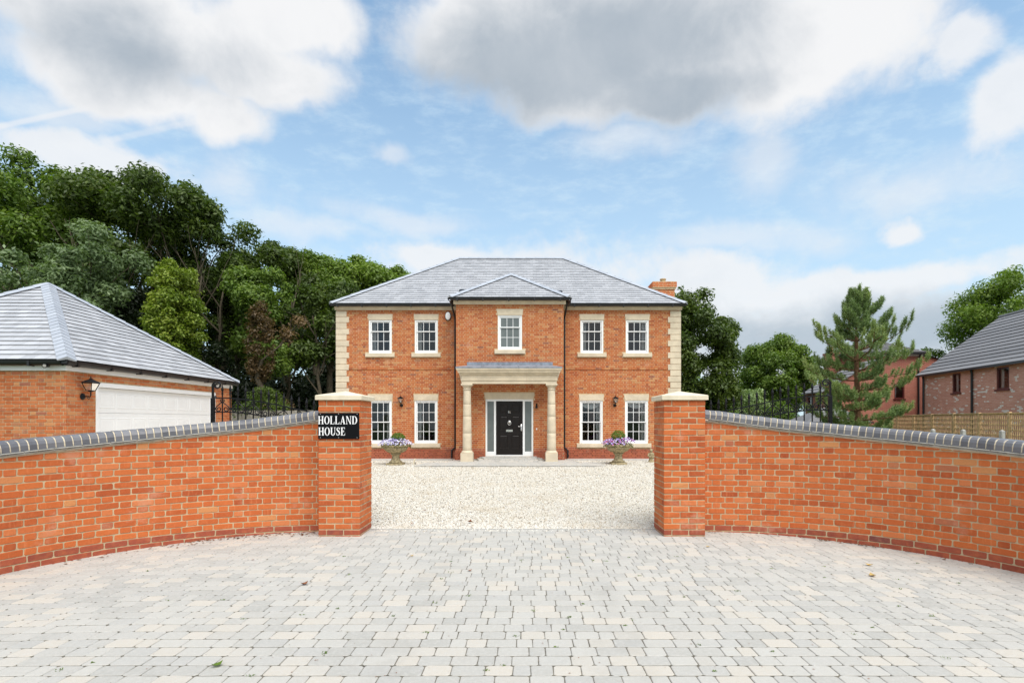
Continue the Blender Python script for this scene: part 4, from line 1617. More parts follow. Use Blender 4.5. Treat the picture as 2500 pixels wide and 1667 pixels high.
# ------------------------------------------------------------------ windows
def window(xc, z0, z1, yf, rows, label=None, curtain='', blind=0.0, frost=False):
    """white sash window; rows = (upper, lower) pane rows"""
    x0, x1 = xc - WW / 2, xc + WW / 2
    y = yf + .018
    fw = .062
    f = MB()
    f.bbox(x0, x0 + fw, y, y + .10, z0, z1, .004)
    f.bbox(x1 - fw, x1, y, y + .10, z0, z1, .004)
    f.bbox(x0 + fw, x1 - fw, y + .001, y + .10, z1 - fw, z1, .004)
    f.bbox(x0 + fw, x1 - fw, y - .022, y + .10, z0, z0 + .055, .004)
    win = f.build('window', M_WHITE, house, label=label)
    ix0, ix1, iz0, iz1 = x0 + fw, x1 - fw, z0 + .055, z1 - fw
    st = .046
    tot = iz1 - iz0
    ru, rl_ = rows
    zm = iz0 + tot * rl_ / (ru + rl_) + (.01 if ru != rl_ else 0)
    for (nm, a, b, yy, r, horn) in (('upper_sash', zm - .018, iz1, y + .028, ru, True), ('lower_sash', iz0, zm + .018, y + .062, rl_, False)):
        s = MB()
        s.bbox(ix0 + .001, ix0 + st, yy, yy + .032, a, b, .004)
        s.bbox(ix1 - st, ix1 - .001, yy, yy + .032, a, b, .004)
        s.bbox(ix0 + st, ix1 - st, yy + .001, yy + .031, a, a + (.036 if horn else .065), .004)
        s.bbox(ix0 + st, ix1 - st, yy + .001, yy + .031, b - .036, b, .004)
        s.build(nm, M_WHITE, win)
        gx0, gx1 = ix0 + st, ix1 - st
        gz0, gz1 = a + (.036 if horn else .065), b - .036
        bars = MB()
        for k in (1, 2):
            xx = gx0 + (gx1 - gx0) * k / 3
            bars.box(xx - .009, xx + .009, yy + .004, yy + .028, gz0, gz1)
        for k in range(1, r):
            zz = gz0 + (gz1 - gz0) * k / r
            bars.box(gx0, gx1, yy + .005, yy + .027, zz - .009, zz + .009)
        bars.build('glazing_bar', M_WHITE, win)
        for i in range(3):
            for k in range(r):
                pa, pb = gx0 + (gx1 - gx0) * i / 3, gx0 + (gx1 - gx0) * (i + 1) / 3
                pc, pd = gz0 + (gz1 - gz0) * k / r, gz0 + (gz1 - gz0) * (k + 1) / r
                t1, t2 = rnd.uniform(-.003, .003), rnd.uniform(-.003, .003)
                yg = yy + .016
                MB().quad((pa, yg + t1, pc), (pb, yg - t1, pc), (pb, yg - t1 + t2, pd), (pa, yg + t1 + t2, pd)).build('pane', M_FROST if frost else M_GLASS, win)
    for side in curtain:
        c = MB()
        n = 16
        w = .17
        ca, cb = (ix0 + .01, ix0 + w) if side == 'l' else (ix1 - w, ix1 - .01)
        pts = []
        for i in range(n + 1):
            pts.append((ca + (cb - ca) * i / n, y + .20 + .018 * math.sin(i * 1.9) + .006 * math.sin(i * .7)))
        for p, q in zip(pts[:-1], pts[1:]):
            c.quad((p[0], p[1], z0 - .05), (q[0], q[1], z0 - .05), (q[0], q[1], z1 - .02), (p[0], p[1], z1 - .02))
        c.build('curtain', M_CURTAIN, win, 60)
    if blind:
        c = MB()
        n = 18
        for i in range(n):
            xa, xb = ix0 + (ix1 - ix0) * i / n, ix0 + (ix1 - ix0) * (i + 1) / n
            dip = lambda xx: blind * (.55 + .45 * math.sin((xx - ix0) / (ix1 - ix0) * PI))
            c.quad((xa, y + .17 + .004 * (i % 2), z1 - dip(xa)), (xb, y + .17 + .004 * ((i + 1) % 2), z1 - dip(xb)), (xb, y + .17, z1), (xa, y + .17, z1))
        c.build('blind', M_CURTAIN, win)
    # flared stone lintel and projecting sill
    MB().geo([(x0 - .003, yf - .012, z1 + .002), (x1 + .003, yf - .012, z1 + .002), (x1 + .038, yf - .012, z1 + .218), (x0 - .038, yf - .012, z1 + .218),
              (x0 - .003, yf + .1, z1 + .002), (x1 + .003, yf + .1, z1 + .002), (x1 + .038, yf + .1, z1 + .218), (x0 - .038, yf + .1, z1 + .218)],
             [(0, 1, 2, 3), (0, 3, 7, 4), (1, 5, 6, 2), (3, 2, 6, 7), (0, 4, 5, 1)]).build('lintel', M_STONE, house)
    MB().bbox(x0 - .115, x1 + .115, yf - .075, yf + .1, z0 - .143, z0 - .003, .008).build('window_sill', M_STONE, house)


cur = ['l', 'l', 'l', 'r']
for (x, a, b), c in zip(UP, cur):
    window(x, a, b, HY, (1, 2), None, c)
for (x, a, b), c, bl in zip(DN, ['r', 'l', 'r', 'r'], [0, 0, .33, .30]):
    window(x, a, b, HY, (2, 2), None, c, bl)
window(*BAYW, BY, (1, 2), None, '', 0.0, True)

# ------------------------------------------------------------------ porch, door
d0, d1, dz0, dz1 = DOOR
f = MB()
yd = BY + .03
for a, b in ((d0, d0 + .058), (d0 + .30, d0 + .375), (d1 - .375, d1 - .30), (d1 - .058, d1)):
    f.bbox(a, b, yd, yd + .1, dz0, dz1, .004)
f.bbox(d0 + .058, d0 + .30, yd + .001, yd + .1, dz1 - .08, dz1, .003)
f.bbox(d0 + .375, d1 - .375, yd + .001, yd + .1, dz1 - .07, dz1, .003)
f.bbox(d1 - .30, d1 - .058, yd + .001, yd + .1, dz1 - .08, dz1, .003)
for a, b in ((d0 + .058, d0 + .30), (d1 - .30, d1 - .058)):
    f.bbox(a, b, yd + .003, yd + .1, dz0, dz0 + .165, .003)
f.bbox(d0 + .375, d1 - .375, yd - .01, yd + .12, dz0, dz0 + .045, .003)
df = f.build('door_frame', M_WHITE, house)
for a, b in ((d0 + .058, d0 + .30), (d1 - .30, d1 - .058)):
    MB().box(a, b, yd + .04, yd + .052, dz0 + .165, dz1 - .08).build('side_light', M_FROST, df)
la, lb_ = d0 + .381, d1 - .381
lz0, lz1 = dz0 + .05, dz1 - .076
leaf = MB().bbox(la, lb_, yd + .035, yd + .085, lz0, lz1, .003).build('door', M_DOOR, house)
dw = lb_ - la
for (za, zb) in ((.785, .935), (.455, .73), (.11, .375)):
    for (xa, xb) in ((.11, .445), (.575, .905)):
        A, B = la + dw * xa, la + dw * xb
        C, D = lz0 + (lz1 - lz0) * za, lz0 + (lz1 - lz0) * zb
        m = MB()
        yy = yd + .035
        e = .03
        for k, (ins, dep) in enumerate(((0, -.012), (.012, -.012), (.03, .004), (.06, -.008))):
            m.v += [(A + ins, yy + dep, C + ins), (B - ins, yy + dep, C + ins), (B - ins, yy + dep, D - ins), (A + ins, yy + dep, D - ins)]
        m.v += [(A, yy + .004, C), (B, yy + .004, C), (B, yy + .004, D), (A, yy + .004, D)]
        for k in range(3):
            for i in range(4):
                m.f.append((k * 4 + i, k * 4 + (i + 1) % 4, k * 4 + 4 + (i + 1) % 4, k * 4 + 4 + i))
        for i in range(4):
            m.f.append((16 + i, 16 + (i + 1) % 4, (i + 1) % 4, i))
        m.f.append((12, 13, 14, 15))
        m.build('door_panel', M_DOOR, leaf)
xm = (la + lb_) / 2
MB().bbox(xm - .12, xm + .12, yd + .022, yd + .036, lz0 + .83, lz0 + .91, .004).bbox(xm - .085, xm + .085, yd + .017, yd + .0225, lz0 + .85, lz0 + .892, .002).build('letter_plate', M_CHROME, leaf)
k = MB()
k.lathe([(.045, 0), (.045, .012), (.03, .02), (.01, .026)], 14, Matrix.Translation((xm, yd + .036, lz0 + 1.185)) @ Matrix.Rotation(PI / 2, 4, 'X'))
k.tube([(xm + .058 * math.sin(q * PI / 10), yd + .012, lz0 + 1.135 - .058 * math.cos(q * PI / 10)) for q in range(21)], .011, 8)
k.build('door_knocker', M_CHROME, leaf, 50)
h = MB().bbox(lb_ - .066, lb_ - .022, yd + .026, yd + .036, lz0 + .86, lz0 + 1.10, .003)
h.tube([(lb_ - .044, yd + .03, lz0 + 1.02), (lb_ - .044, yd - .015, lz0 + 1.02), (lb_ - .06, yd - .022, lz0 + 1.02), (lb_ - .165, yd - .022, lz0 + 1.025)], .010, 8)
h.build('door_handle', M_CHROME, leaf, 50)
num = MB()
nz, nh = lz0 + 1.50, .085
num.box(xm - .036, xm - .022, yd + .029, yd + .036, nz, nz + nh)
num.geo([(xm - .052, yd + .030, nz + nh * .72), (xm - .036, yd + .030, nz + nh * .86), (xm - .036, yd + .030, nz + nh), (xm - .052, yd + .030, nz + nh * .82)], [(0, 1, 2, 3)])
num.tube([(xm + .020 + .02 * math.cos(q * PI / 6), yd + .031, nz + .024 + .023 * math.sin(q * PI / 6)) for q in range(13)], .006, 6)
num.tube([(xm + .0005, yd + .031, nz + .028), (xm + .004, yd + .031, nz + .055), (xm + .018, yd + .031, nz + nh - .006), (xm + .035, yd + .031, nz + nh - .008)], .006, 6)
num.build('door_number', M_CHROME, leaf)
# door lintel in two stones
for (a, b, fl, fr_) in ((d0 - .003, (d0 + d1) / 2 - .003, -.05, 0), ((d0 + d1) / 2 + .003, d1 + .003, 0, .05)):
    MB().geo([(a, BY - .012, dz1 + .003), (b, BY - .012, dz1 + .003), (b + fr_, BY - .012, dz1 + .222), (a + fl, BY - .012, dz1 + .222),
              (a, BY + .1, dz1 + .003), (b, BY + .1, dz1 + .003), (b + fr_, BY + .1, dz1 + .222), (a + fl, BY + .1, dz1 + .222)],
             [(0, 1, 2, 3), (0, 3, 7, 4), (1, 5, 6, 2), (3, 2, 6, 7), (0, 4, 5, 1)]).build('lintel', M_STONE, house)
# columns
CY = 18.86
for cx in (-2.035, .905):
    M = Matrix.Translation((cx, CY, 0))
    m = MB().bbox(cx - .212, cx + .212, CY - .212, CY + .212, .03, .36, .006)
    col = m.build('column', M_STONE, house)
    MB().lathe([(.205, .361), (.212, .378), (.205, .40), (.19, .408), (.175, .42), (.168, .445)], 28, M).build('column_base', M_STONE, col, 50)
    zs = [.446, 1.05, 1.62, 2.05, 2.40 if False else 2.54]
    R_ = lambda z: .158 - .030 * ((z - .446) / 2.1) ** 1.5
    for a, b in zip(zs[:-1], zs[1:]):
        pr = [(R_(a) - .003, a + .002), (R_(a), a + .006)] + [(R_(a + (b - a) * t), a + (b - a) * t) for t in (.25, .5, .75)] + [(R_(b), b - .006), (R_(b) - .003, b - .002)]
        MB().lathe(pr, 28, M).build('column_drum', M_STONE, col, 50)
    MB().lathe([(.13, 2.541), (.147, 2.55), (.147, 2.575), (.132, 2.582), (.132, 2.632), (.15, 2.65), (.175, 2.68), (.188, 2.70)], 28, M).bbox(cx - .20, cx + .20, CY - .20, CY + .20, 2.701, 2.758, .005).build('capital', M_STONE, col, 50)
# entablature: stones of stepped profile, butt jointed
EFX0, EFX1 = -2.205, 1.075
EFY = CY - .19
prof = [(0, 2.76), (0, 2.865), (-.032, 2.872), (-.032, 2.905), (.0, 2.912), (.0, 3.052), (-.04, 3.056), (-.06, 3.075), (-.06, 3.125), (-.12, 3.13), (-.12, 3.175), (-.14, 3.18), (-.15, 3.205), (-.175, 3.235), (-.175, 3.275)]
cuts = [EFX0 - .17 + (EFX1 - EFX0 + .34) * k / 6 for k in range(7)]
n = len(prof)
for i in range(6):
    a, b = cuts[i] + .0015, cuts[i + 1] - .0015
    v, f = [], []
    for (x, e) in ((a, 0), (b, 1)):
        for p in prof:
            xx = x
            if i == 0 and e == 0: xx = EFX0 + p[0]
            if i == 5 and e == 1: xx = EFX1 - p[0]
            v.append((xx, EFY + p[0], p[1]))
    for k in range(n - 1):
        f.append((k, n + k, n + k + 1, k + 1))
    b0 = len(v)
    v += [(v[0][0], EFY + .38, 2.76), (v[n][0], EFY + .38, 2.76), (v[n - 1][0], EFY + .38, 3.275), (v[2 * n - 1][0], EFY + .38, 3.275)]
    f += [(0, b0, b0 + 1, n), (n - 1, 2 * n - 1, b0 + 3, b0 + 2), (b0, b0 + 2, b0 + 3, b0 + 1)]
    f += [tuple([k for k in range(n)][::-1] + [b0, ] + [b0 + 2]), tuple([n + k for k in range(n)] + [b0 + 3, b0 + 1])]
    MB().geo(v, f).build('entablature_stone', M_STONE, house)
for (xa, sg) in ((EFX0, 1), (EFX1, -1)):                # returns to the wall
    v = [(xa + sg * p[0], EFY + .382, p[1]) for p in prof] + [(xa + sg * p[0], BY - .002, p[1]) for p in prof]
    v += [(xa + sg * .34, EFY + .382, 2.76), (xa + sg * .34, BY - .002, 2.76), (xa + sg * .34, EFY + .382, 3.275), (xa + sg * .34, BY - .002, 3.275)]
    f = [(k, k + 1, n + k + 1, n + k) for k in range(n - 1)] + [(0, n, 2 * n + 1, 2 * n), (2 * n, 2 * n + 1, 2 * n + 3, 2 * n + 2), (n - 1, 2 * n + 2, 2 * n + 3, 2 * n - 1)]
    MB().geo(v, f).build('entablature_stone', M_STONE, house)
MB().box(EFX0 + .342, EFX1 - .342, EFY + .384, BY - .002, 2.83, 2.86).build('porch_ceiling', M_WHITE, house)
c = MB()
fx0, fx1, fy = EFX0 - .185, EFX1 + .185, EFY - .185
c.geo([(fx0, fy, 3.277), (fx1, fy, 3.277), (fx1, fy, 3.325), (fx0, fy, 3.325), (fx0 + .3, BY - .012, 3.47), (fx1 - .3, BY - .012, 3.47),
       (fx0, BY - .012, 3.325), (fx1, BY - .012, 3.325), (fx0, BY - .012, 3.277), (fx1, BY - .012, 3.277)],
      [(0, 1, 2, 3), (3, 2, 5, 4), (0, 3, 6, 8), (3, 4, 6), (1, 9, 7, 2), (2, 7, 5), (0, 8, 9, 1)])
pr = c.build('porch_roof', M_LEAD, house)
MB().box(fx0 + .28, fx1 - .28, BY - .034, BY - .022, 3.44, 3.59).build('lead_flashing', M_LEAD, house)
for k in range(1, 5):
    x = fx0 + .25 + (fx1 - fx0 - .5) * k / 5
    MB().tube([(x, fy + .0, 3.335), (x, BY - .05, 3.478)], .016, 6).build('lead_roll', M_LEAD, house)


# ------------------------------------------------------------------ fittings on the house
def lantern(label, loc, out, s=1.0, group='black wall lanterns'):
    """plate at loc on a wall, out = unit vector away from it"""
    t = thing('wall_lantern', label, 'wall lamp', loc, group)
    X = Vector((-out[1], out[0], 0))
    M = frame(loc, X, out, (0, 0, 1)) @ Matrix.Scale(s, 4)
    Mr = M @ Matrix.Rotation(-PI / 2, 4, 'X')
    MB().lathe([(.062, .0), (.066, .008), (.05, .018), (.024, .03), (.012, .034)], 14, Mr).build('back_plate', M_IRON, t, 40)
    MB().tube([(0, .02, 0), (0, .10, .004), (0, .15, -.005), (0, .165, .03), (0, .165, .10)], .011, 8, True, M).tube([(0, .12, 0), (0, .10, -.03), (0, .12, -.05), (0, .145, -.04), (0, .14, -.02)], .006, 6, True, M).build('bracket', M_IRON, t, 50)
    b = MB()
    b.lathe([(.02, .09), (.05, .105), (.055, .118), (.02, .12)], 12, M @ Matrix.Translation((0, .165, 0)))
    lo, hi, zb, zt = .052, .098, .118, .262
    for sx in (-1, 1):
        for sy in (-1, 1):
            b.tube([(sx * lo, .165 + sy * lo, zb), (sx * hi, .165 + sy * hi, zt)], .006, 4, True, M)
    for r, z, d in ((lo, zb, .005), (hi, zt, .007)):
        for q in range(4):
            c = [(-r, -r), (r, -r), (r, r), (-r, r)]
            p, w = c[q], c[(q + 1) % 4]
            b.tube([(p[0], .165 + p[1], z), (w[0], .165 + w[1], z)], d, 4, True, M)
    cage = b.build('cage', M_IRON, t)
    gl = MB()
    e = .002
    for q in range(4):
        cl = [(-lo + e, -lo + e), (lo - e, -lo + e), (lo - e, lo - e), (-lo + e, lo - e)]
        chh = [(-hi + e, -hi + e), (hi - e, -hi + e), (hi - e, hi - e), (-hi + e, hi - e)]
        k = (q + 1) % 4
        gl.quad((cl[q][0], .165 + cl[q][1], zb + .004), (cl[k][0], .165 + cl[k][1], zb + .004), (chh[k][0], .165 + chh[k][1], zt), (chh[q][0], .165 + chh[q][1], zt), M)
    gl.build('glass', M_LAMPGLASS, t)
    r = MB()
    h = hi + .022
    v = [(-h, .165 - h, zt + .008), (h, .165 - h, zt + .008), (h, .165 + h, zt + .008), (-h, .165 + h, zt + .008),
         (-.03, .135, zt + .075), (.03, .135, zt + .075), (.03, .195, zt + .075), (-.03, .195, zt + .075)]
    r.geo(v, [(3, 2, 1, 0), (0, 1, 5, 4), (1, 2, 6, 5), (2, 3, 7, 6), (3, 0, 4, 7), (4, 5, 6, 7)], M)
    r.lathe([(.03, zt + .075), (.034, zt + .085), (.012, zt + .095), (.008, zt + .11), (.012, zt + .12), (.002, zt + .135)], 10, M @ Matrix.Translation((0, .165, 0)))
    r.build('roof', M_IRON, t)
    MB().lathe([(.014, .12), (.018, .15), (.016, .19), (.004, .205)], 10, M @ Matrix.Translation((0, .165, 0))).build('bulb', M_ALARM, t, 60)
    return t


lantern('small black wall lantern on the house front beside the alarm box corner', (-4.70, HY - .006, 2.06), (0, -1, 0), .95)
lantern('small black wall lantern on the house front between the windows at the chimney end', (3.385, HY - .006, 2.06), (0, -1, 0), .95)
lantern('large black lantern on the garage wall beside the white door', (-9.424, 11.5, 1.99), (1, 0, 0), 1.08)
al = thing('alarm_box', 'white alarm box high on the house wall beside the bay', 'alarm box', (-2.93, HY, 5.3))
MB().lathe([(.135, -.0), (.135, .05), (.11, .062)], 20, frame((-2.93, HY - .004, 5.43), (.85, 0, 0), (0, 0, 1.25), (0, -1, 0))).build('back_case', M_BLACK, al, 40)
MB().lathe([(.118, .05), (.118, .085), (.09, .098)], 20, frame((-2.93, HY - .004, 5.43), (.8, 0, 0), (0, 0, 1.25), (0, -1, 0))).build('cover', M_ALARM, al, 40)
bp = thing('door_bell', 'small dark metal bell fitting on the brick beside the front door', 'bell', (.40, BY, 1.93))
MB().bbox(.375, .425, BY - .012, BY - .002, 1.93, 2.10, .004).build('plate', M_IRON, bp)
MB().tube([(.40, BY - .01, 2.08), (.40, BY - .06, 2.09), (.40, BY - .075, 2.05)], .008, 6).build('bracket', M_IRON, bp)
MB().lathe([(.006, 2.05), (.03, 2.03), (.036, 1.98), (.05, 1.955), (.044, 1.955)], 12, Matrix.Translation((.40, BY - .075, 0))).build('bell', M_IRON, bp, 50)
pb = thing('bell_push', 'tiny white bell push on the brick beside the front door', 'bell push', (.40, BY, 1.15))
MB().bbox(.378, .422, BY - .016, BY - .002, 1.15, 1.21, .004).build('plate', M_ALARM, pb)
MB().lathe([(.012, 0), (.012, .004), (.006, .006)], 10, frame((.40, BY - .016, 1.18), (1, 0, 0), (0, 0, 1), (0, -1, 0))).build('button', M_CHROME, pb)

# ------------------------------------------------------------------ garage
GX1, GY0, GS = -9.43, 11.09, 6.24
GX0, GY1 = GX1 - GS, GY0 + GS
garage = thing('garage', 'square orange brick garage with pyramid slate roof and white door', 'garage', ((GX0 + GX1) / 2, (GY0 + GY1) / 2, 0))
GD = (11.87 - GY0, 16.45 - GY0, -.05, 2.32)
ws = MB()
MF = TR((GX0, GY0, 0))
MSd = frame((GX1, GY0, 0), (0, 1, 0), (-1, 0, 0), (0, 0, 1))
wall_sheet(ws, MF, GS - .007, -.2, 2.64, [], .22)
wall_sheet(ws, frame((GX1, GY0 + .012, 0), (0, 1, 0), (-1, 0, 0), (0, 0, 1)), GS - .012, -.2, 2.64, [(GD[0] - .012, GD[1] - .012, GD[2], GD[3])], .22)
ws.box(GX0, GX0 + .22, GY0 + .235, GY1 - .004, -.2, 2.64)
ws.box(GX0 + .23, GX1 - .23, GY1 - .22, GY1 - .003, -.2, 2.64)
ws.build('wall', M_MORTAR, garage)
vis = lambda x, y, p: y < 1085 - .1 * x
GB = Pieces(garage, 'brick', M_GBRICK, 'brick_courses', 300, visible=vis)
brick_face(GB, MF, GS, .02 - CH, 2.51, (), True, (0, .004), None)
brick_face(GB, MSd, GS, .02 - CH, 2.51, [GD], True, (.004, 0), None, 1)
GB.finish()
fa = MB()
fa.bbox(GX0 - .03, GX1 + .032, GY0 - .035, GY0 - .005, 2.505, 2.665, .003)
fa.bbox(GX1 + .005, GX1 + .033, GY0 - .004, GY1 + .02, 2.506, 2.664, .003)
fa.build('fascia', M_WHITE, garage)
GEZ = 2.715
gx0, gx1, gy0, gy1 = GX0 - .15, GX1 + .15, GY0 - .15, GY1 + .15
gap = Vector(((gx0 + gx1) / 2, (gy0 + gy1) / 2, 5.06))
GC = [Vector((gx0, gy0, GEZ)), Vector((gx1, gy0, GEZ)), Vector((gx1, gy1, GEZ)), Vector((gx0, gy1, GEZ))]
rb = MB()
for i in range(4):
    rb.poly([GC[i] + dn, GC[(i + 1) % 4] + dn, gap + dn])
rb.build('roof', M_UNDER, garage)
gr = (gx1 - gx0) / 2
gpt = math.atan2(5.06 - GEZ, gr)
cG, sG = math.cos(gpt), math.sin(gpt)
GSL = Pieces(garage, 'slate', M_SLATE, 'slate_courses', 300)
tri = [(0, 0), (2 * gr, 0), (gr, gr / cG)]
slate_field(GSL, GC[0], Vector((1, 0, 0)), Vector((0, cG, sG)), Vector((0, -sG, cG)), tri, .2, .27, key='g')
slate_field(GSL, GC[1], Vector((0, 1, 0)), Vector((-cG, 0, sG)), Vector((sG, 0, cG)), tri, .2, .27, key='g')
slate_field(GSL, GC[2], Vector((-1, 0, 0)), Vector((0, -cG, sG)), Vector((0, sG, cG)), tri, .2, .27, key='g')
slate_field(GSL, GC[3], Vector((0, -1, 0)), Vector((cG, 0, sG)), Vector((-sG, 0, cG)), tri, .2, .27, key='g')
GSL.finish()
gn = [(0, -sG, cG), (sG, 0, cG), (0, sG, cG), (-sG, 0, cG)]
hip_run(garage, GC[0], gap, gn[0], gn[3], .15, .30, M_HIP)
hip_run(garage, GC[1], gap, gn[0], gn[1], .15, .20, M_HIP, shadow_strip=False)
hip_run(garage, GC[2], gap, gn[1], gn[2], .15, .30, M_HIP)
g = MB()
gutter(g, (gx0, gy0 + .10), (gx1 - .12, gy0 + .10), (0, -1), GEZ - .015)
gutter(g, (gx1 - .10, gy0 + .02), (gx1 - .10, gy1), (1, 0), GEZ - .016)
g.bbox(gx1 - .12, gx1 + .005, gy0 - .005, gy0 + .09, GEZ - .09, GEZ - .012, .006)
g.build('gutter', M_BLACK, garage, 40)
# sectional door, seen edge-on along the drive
xd = GX1 - .06
fr_ = MB()
fr_.bbox(xd - .05, GX1 + .004, GY0 + GD[0], GY0 + GD[0] + .07, -.05, 2.32, .004)
fr_.bbox(xd - .05, GX1 + .004, GY0 + GD[1] - .07, GY0 + GD[1], -.05, 2.32, .004)
fr_.bbox(xd - .05, GX1 + .003, GY0 + GD[0] + .07, GY0 + GD[1] - .07, 2.22, 2.319, .004)
fr_.build('door_frame', M_WHITE, garage)
ya, yb = GY0 + GD[0] + .072, GY0 + GD[1] - .072
gdoor = MB().box(xd - .06, xd - .045, ya, yb, -.04, 2.22).build('garage_door', M_WHITE, garage)
for r in range(4):
    za, zb = -.03 + r * .5615, -.03 + (r + 1) * .5615 - .006
    sec = MB().bbox(xd - .044, xd - .012, ya, yb, za, zb, .004)
    pw = (yb - ya - .5) / 8
    for k in range(8):
        p0 = ya + .10 + k * (pw + .028) + (.12 if k > 3 else 0)
        A, B, C, D = p0, p0 + pw - .03, za + .10, zb - .10
        b0 = len(sec.v)
        xx = xd - .012
        for (ins, dep) in ((0, 0), (.012, -.012), (.03, -.012), (.055, .006)):
            sec.v += [(xx + .0006 + dep if ins else xx + .0006, A + ins, C + ins), (xx + .0006 + dep if ins else xx + .0006, B - ins, C + ins), (xx + .0006 + dep if ins else xx + .0006, B - ins, D - ins), (xx + .0006 + dep if ins else xx + .0006, A + ins, D - ins)]
        # raised moulding standing on the section
        pts = [(A, C), (B, C), (B, D), (A, D)]
        sec.v = sec.v[:b0]
        for (ins, dep) in ((0, -.002), (.012, .006), (.028, .006), (.045, .002), (.075, .005)):
            sec.v += [(xx + dep, A + ins, C + ins), (xx + dep, B - ins, C + ins), (xx + dep, B - ins, D - ins), (xx + dep, A + ins, D - ins)]
        for q in range(4):
            for i in range(4):
                sec.f.append((b0 + q * 4 + i, b0 + q * 4 + (i + 1) % 4, b0 + q * 4 + 4 + (i + 1) % 4, b0 + q * 4 + 4 + i))
        sec.f.append((b0 + 16, b0 + 17, b0 + 18, b0 + 19))
    sec.build('door_section', M_WHITE, gdoor)
cm = thing('security_camera', 'small grey security camera on the white garage fascia', 'camera', (-9.68, GY0 - .04, 2.585))
MB().lathe([(.03, 0), (.03, .012), (.015, .02)], 12, frame((-9.75, GY0 - .036, 2.60), (1, 0, 0), (0, 0, 1), (0, -1, 0))).build('mount', M_BLACK, cm, 40)
dcam = Vector((.35, -.9, -.12)).normalized()
xc_ = dcam.cross(Vector((0, 0, 1))).normalized()
MC = frame((-9.74, GY0 - .07, 2.60), xc_, dcam.cross(xc_) * -1, dcam)
MB().lathe([(.034, -.02), (.04, .0), (.04, .12), (.043, .125), (.043, .14), (.03, .141)], 16, MC).build('body', M_BLACK, cm, 40)
MB().lathe([(.029, .1415), (.029, .146), (.012, .147)], 16, MC).build('lens_ring', M_CONC, cm, 40)


# ------------------------------------------------------------------ fences
bf = thing('board_fence', 'grey vertical board fence between the garage and the house', 'fence', (-8.3, 20.2, 0))
x = -12.4
while x < -7.25:
    zt = 1.86 + rnd.uniform(-.008, .008)
    MB().bbox(x, x + .142, 20.2 + rnd.uniform(-.004, .004), 20.222, -.02, zt, .003).build('board', M_WOODGREY, bf)
    x += .15
for z in (.35, 1.0, 1.6):
    MB().box(-12.4, -7.25, 20.225, 20.28, z, z + .09).build('rail', M_WOODGREY, bf)

A, B = Vector((16.0, 16.6, 0)), Vector((19.1, 28.9, 0))
tf = thing('trellis_fence', 'tan wooden lattice fence running in front of the pink brick house', 'fence', (17.5, 20.5, 0))
dv = (B - A)
LT = dv.length
dv.normalize()
npan = 7
pw = LT / npan
for i in range(npan):
    o = A + dv * (pw * i)
    M = frame(o, dv, dv.cross(Vector((0, 0, 1))) * -1, (0, 0, 1))
    zt = 1.72 + rnd.uniform(-.012, .012)
    MB().bbox(-.045, .045, -.045, .045, -.2, zt + .05, .006, M).build('post', M_TRELLIS, tf)
    nh = 10
    for k in range(nh):
        z = .06 + (zt - .10) * k / (nh - 1)
        MB().bbox(.05, pw - .05, -.032, -.008, z, z + .05, .003, M).build('batten', M_TRELLIS, tf)
    lat = MB()
    nv = 16
    for k in range(nv):
        u = .06 + (pw - .15) * k / (nv - 1)
        lat.box(u, u + .024, -.007, .012, .05, zt - .01, M)
    lat.build('lattice_slats', M_TRELLIS, tf, kind='stuff')
    MB().bbox(.048, pw - .048, -.04, .03, zt, zt + .035, .004, M).build('top_rail', M_TRELLIS, tf)
for i, (x, y, lb) in enumerate(((10.1, 13.4, 'first from the pine'), (10.2, 12.6, 'middle one of the three'), (10.4, 11.8, 'last one from the pine'))):
    z = 1.27
    fp = MB().bbox(x - .042, x + .042, y - .042, y + .042, -.2, z - .02, .01)
    fp.geo([(x - .038, y - .038, z - .021), (x + .038, y - .038, z - .021), (x + .038, y + .038, z - .021), (x - .038, y + .038, z - .021), (x - .018, y, z + .006), (x + .018, y, z + .006)],
           [(0, 1, 5, 4), (2, 3, 4, 5), (1, 2, 5), (3, 0, 4)])
    tag(fp.build('fence_post', M_CONC), 'grey concrete fence post showing over the garden wall, ' + lb, 'fence post', 'concrete fence posts')


# ------------------------------------------------------------------ neighbours
def far_brick(name, c1, c2, mort, patch):
    m, N, b = material(name)
    co = N.add('TexCoord').outputs['Object']
    sp = N.add('SeparateXYZ', {0: co})
    uu = N.math('ADD', sp.outputs[0], sp.outputs[1])
    v = N.add('CombineXYZ', {0: uu, 1: sp.outputs[2]}).outputs[0]
    t = N.add('TexBrick', {'Vector': v, 'Color1': (*c1, 1), 'Color2': (*c2, 1), 'Mortar': (*mort, 1), 'Scale': 1.0, 'Mortar Size': .006, 'Brick Width': .225, 'Row Height': .075, 'Bias': -.1})
    c = t.outputs['Color']
    t2 = N.add('TexBrick', {'Vector': v, 'Color1': (0, 0, 0, 1), 'Color2': (1, 1, 1, 1), 'Mortar': (0, 0, 0, 1), 'Scale': 1.0, 'Mortar Size': .006, 'Brick Width': .225, 'Row Height': .075})
    n = N.noise(1.9, 4, .6, co)
    f = N.math('MULTIPLY', N.smooth(N.math('ADD', N.math('MULTIPLY', N.add('SeparateColor', {0: t2.outputs[0]}).outputs[0], .5), n), .93, .98), patch)
    c = N.mix(f, c, (.80, .75, .70, 1))
    c = N.mix(N.smooth(N.noise(.5, 4, .6, co), .4, .8, 0, .25), c, (.2, .08, .06, 1))
    N.t.links.new(c, b.inputs['Base Color'])
    b.inputs['Roughness'].default_value = .9
    put_bump(N, b, t.outputs['Fac'], -.4, .006)
    return m


M_FARB = far_brick('pink_brick_with_pale_patches', (.60, .27, .20), (.70, .37, .28), (.66, .50, .41), 1.0)
M_FARC = far_brick('red_brown_brick', (.33, .10, .066), (.40, .13, .085), (.42, .24, .18), .0)

